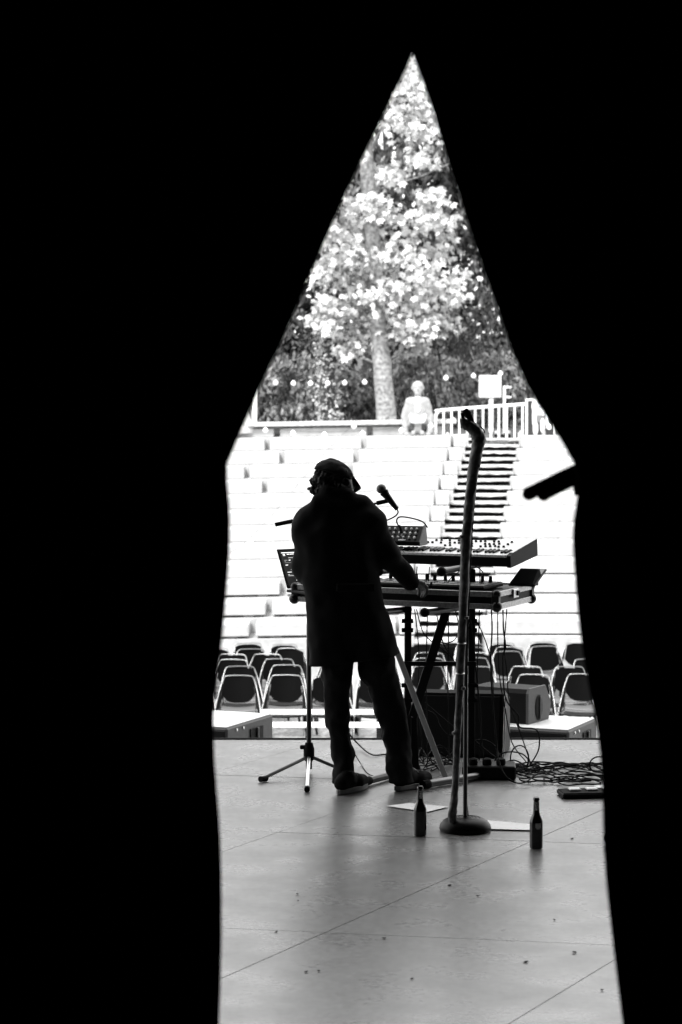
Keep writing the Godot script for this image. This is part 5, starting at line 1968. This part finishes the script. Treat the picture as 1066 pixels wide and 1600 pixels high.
func curtain(left: bool) -> void:
	# black cloth hung across the stage, its free edge as it falls
	var z := 4.6 if left else 4.66
	var tab := [[648, 60], [641, 92], [616, 140], [590, 195], [565, 247], [540, 300], [510, 368], [480, 436], [458, 490], [436, 540], [410, 592], [392, 636], [368, 690], [352, 728], [353, 750], [357, 790], [358, 830], [355, 890], [350, 950], [344, 1010], [335, 1070], [331, 1120], [332, 1180], [336, 1235], [341, 1300], [343, 1380], [343, 1460], [341, 1540], [338, 1610], [336, 1940]]
	if not left:
		tab = [[640, 60], [648, 92], [672, 155], [700, 250], [718, 305], [736, 362], [755, 418], [776, 475], [800, 545], [817, 585], [836, 622], [866, 667], [890, 706], [898, 722], [906, 745], [906, 772], [899, 798], [897, 850], [900, 890], [906, 960], [914, 1020], [924, 1075], [936, 1130], [944, 1190], [947, 1260], [948, 1310], [953, 1380], [960, 1440], [968, 1505], [975, 1560], [982, 1610], [1000, 1940]]
	var scale := z / F
	var rows := 150
	var cols := 34
	var grid := []
	for i in rows + 1:
		var py := lerpf(600.0 - (5.6 - EYE) * F / z, 600.0 + EYE * F / z, float(i) / rows)
		var y := P(533, py, z).y
		if i == rows:
			y = 0.004
		if i == 0:
			y = 5.59
		var ex: float = (edge_at(tab, py) - 533.0) * scale
		var far := -6.15 if left else 6.15
		var row := []
		for j in cols + 1:
			var u := pow(float(j) / cols, 1.7)
			var x := lerpf(ex, far, u)
			var wave := sin(u * 46.0 + 0.5 * sin(y * 1.3)) * 0.05 * minf(1.0, j * 0.12) + sin(u * 17.0 + y * 0.5) * 0.03 * minf(1.0, j * 0.2)
			row.append(Vector3(x, y, -z + wave))
		grid.append(row)
	var s := st()
	s.set_smooth_group(0)
	for sd in [0.0, -0.008]:
		for i in rows:
			for j in cols:
				var o := Vector3(0, 0, sd)
				var q := [grid[i][j] + o, grid[i][j + 1] + o, grid[i + 1][j + 1] + o, grid[i + 1][j] + o]
				for e in ([0, 1, 2, 0, 2, 3] if (sd == 0.0) != left else [0, 2, 1, 0, 3, 2]):
					s.add_vertex(q[e])
	# rolled hem on the free edge
	s.set_smooth_group(1)
	for i in rows:
		var a: Vector3 = grid[i][0]
		var b: Vector3 = grid[i + 1][0]
		var o := Vector3(0, 0, -0.008)
		for p in [a, b, b + o, a, b + o, a + o]:
			s.add_vertex(p)
	var t := thing("stage_curtain", "heavy black curtain with a %s free edge" % ("smoothly bowed" if left else "notched, outward swinging"), "curtain", Vector3(0, 0, -z))
	t.set_meta("label", "heavy black curtain whose edge hangs beside the tripod boom stand" if left else "heavy black curtain whose edge hangs beside the pedal board")
	var m := obj("cloth", done(s), M.curtain, t)
	m.position = Vector3(0, 0, z)
	var hm := st()
	var pts := []
	for i in range(0, rows + 1, 1):
		pts.append(grid[i][0] + Vector3(0.004 * (-1.0 if left else 1.0), 0.006 if i == rows else 0.0, -0.004))
	tube(hm, pts, 0.006, 6)
	var ho := obj("edge_hem", done(hm), M.curtain, t)
	ho.position = Vector3(0, 0, z)
	obj("batten", ext(Vector3(-6.15 if left else 0.02, 5.50, -0.02), Vector3(-0.02 if left else 6.15, 5.55, 0.02)), M.black, t)

# ================= all =================
func _ready() -> void:
	rng.seed = 20240
	# camera
	var cam := Camera3D.new()
	cam.name = "camera"
	add_child(cam)
	cam.position = Vector3(0, EYE, 0)
	cam.rotation.x = -PITCH
	cam.near = 0.05
	cam.far = 600.0
	var att := CameraAttributesPhysical.new()
	att.frustum_focal_length = 12.0 / (800.0 / F)
	att.frustum_focus_distance = 12.5
	att.frustum_near = 0.05
	att.frustum_far = 600.0
	att.exposure_aperture = 3.4
	cam.attributes = att
	cam.fov = rad_to_deg(2.0 * atan(800.0 / F))
	cam.current = true
	# sky, overcast
	var sky := ProceduralSkyMaterial.new()
	sky.sky_top_color = Color(0.86, 0.86, 0.86)
	sky.sky_horizon_color = Color(0.78, 0.78, 0.78)
	sky.ground_horizon_color = Color(0.4, 0.4, 0.4)
	sky.ground_bottom_color = Color(0.2, 0.2, 0.2)
	sky.sky_curve = 0.25
	var env := Environment.new()
	env.background_mode = Environment.BG_SKY
	env.sky = Sky.new()
	env.sky.sky_material = sky
	env.tonemap_mode = Environment.TONE_MAPPER_LINEAR
	env.tonemap_exposure = 4.2
	env.sdfgi_enabled = true
	env.ssao_enabled = true
	env.ssil_enabled = true
	var we := WorldEnvironment.new()
	we.environment = env
	add_child(we)
	# the clouded sun, high and soft
	var sun := DirectionalLight3D.new()
	sun.name = "sun"
	sun.light_energy = 0.5
	sun.light_angular_distance = 14.0
	sun.shadow_enabled = true
	sun.rotation_degrees = Vector3(-52, -28, 0)
	add_child(sun)

	materials()
	build_stage()
	build_ground()
	build_terraces()
	build_vegetation()
	build_upper_path()
	standing_visitor()
	string_lights()
	build_chairs()
	build_speakers()
	build_keyboard_rig()
	build_mic_stands()
	build_player()
	build_cables()
	build_small_things()
	curtain(true)
	curtain(false)
	print("fov ", cam.fov)
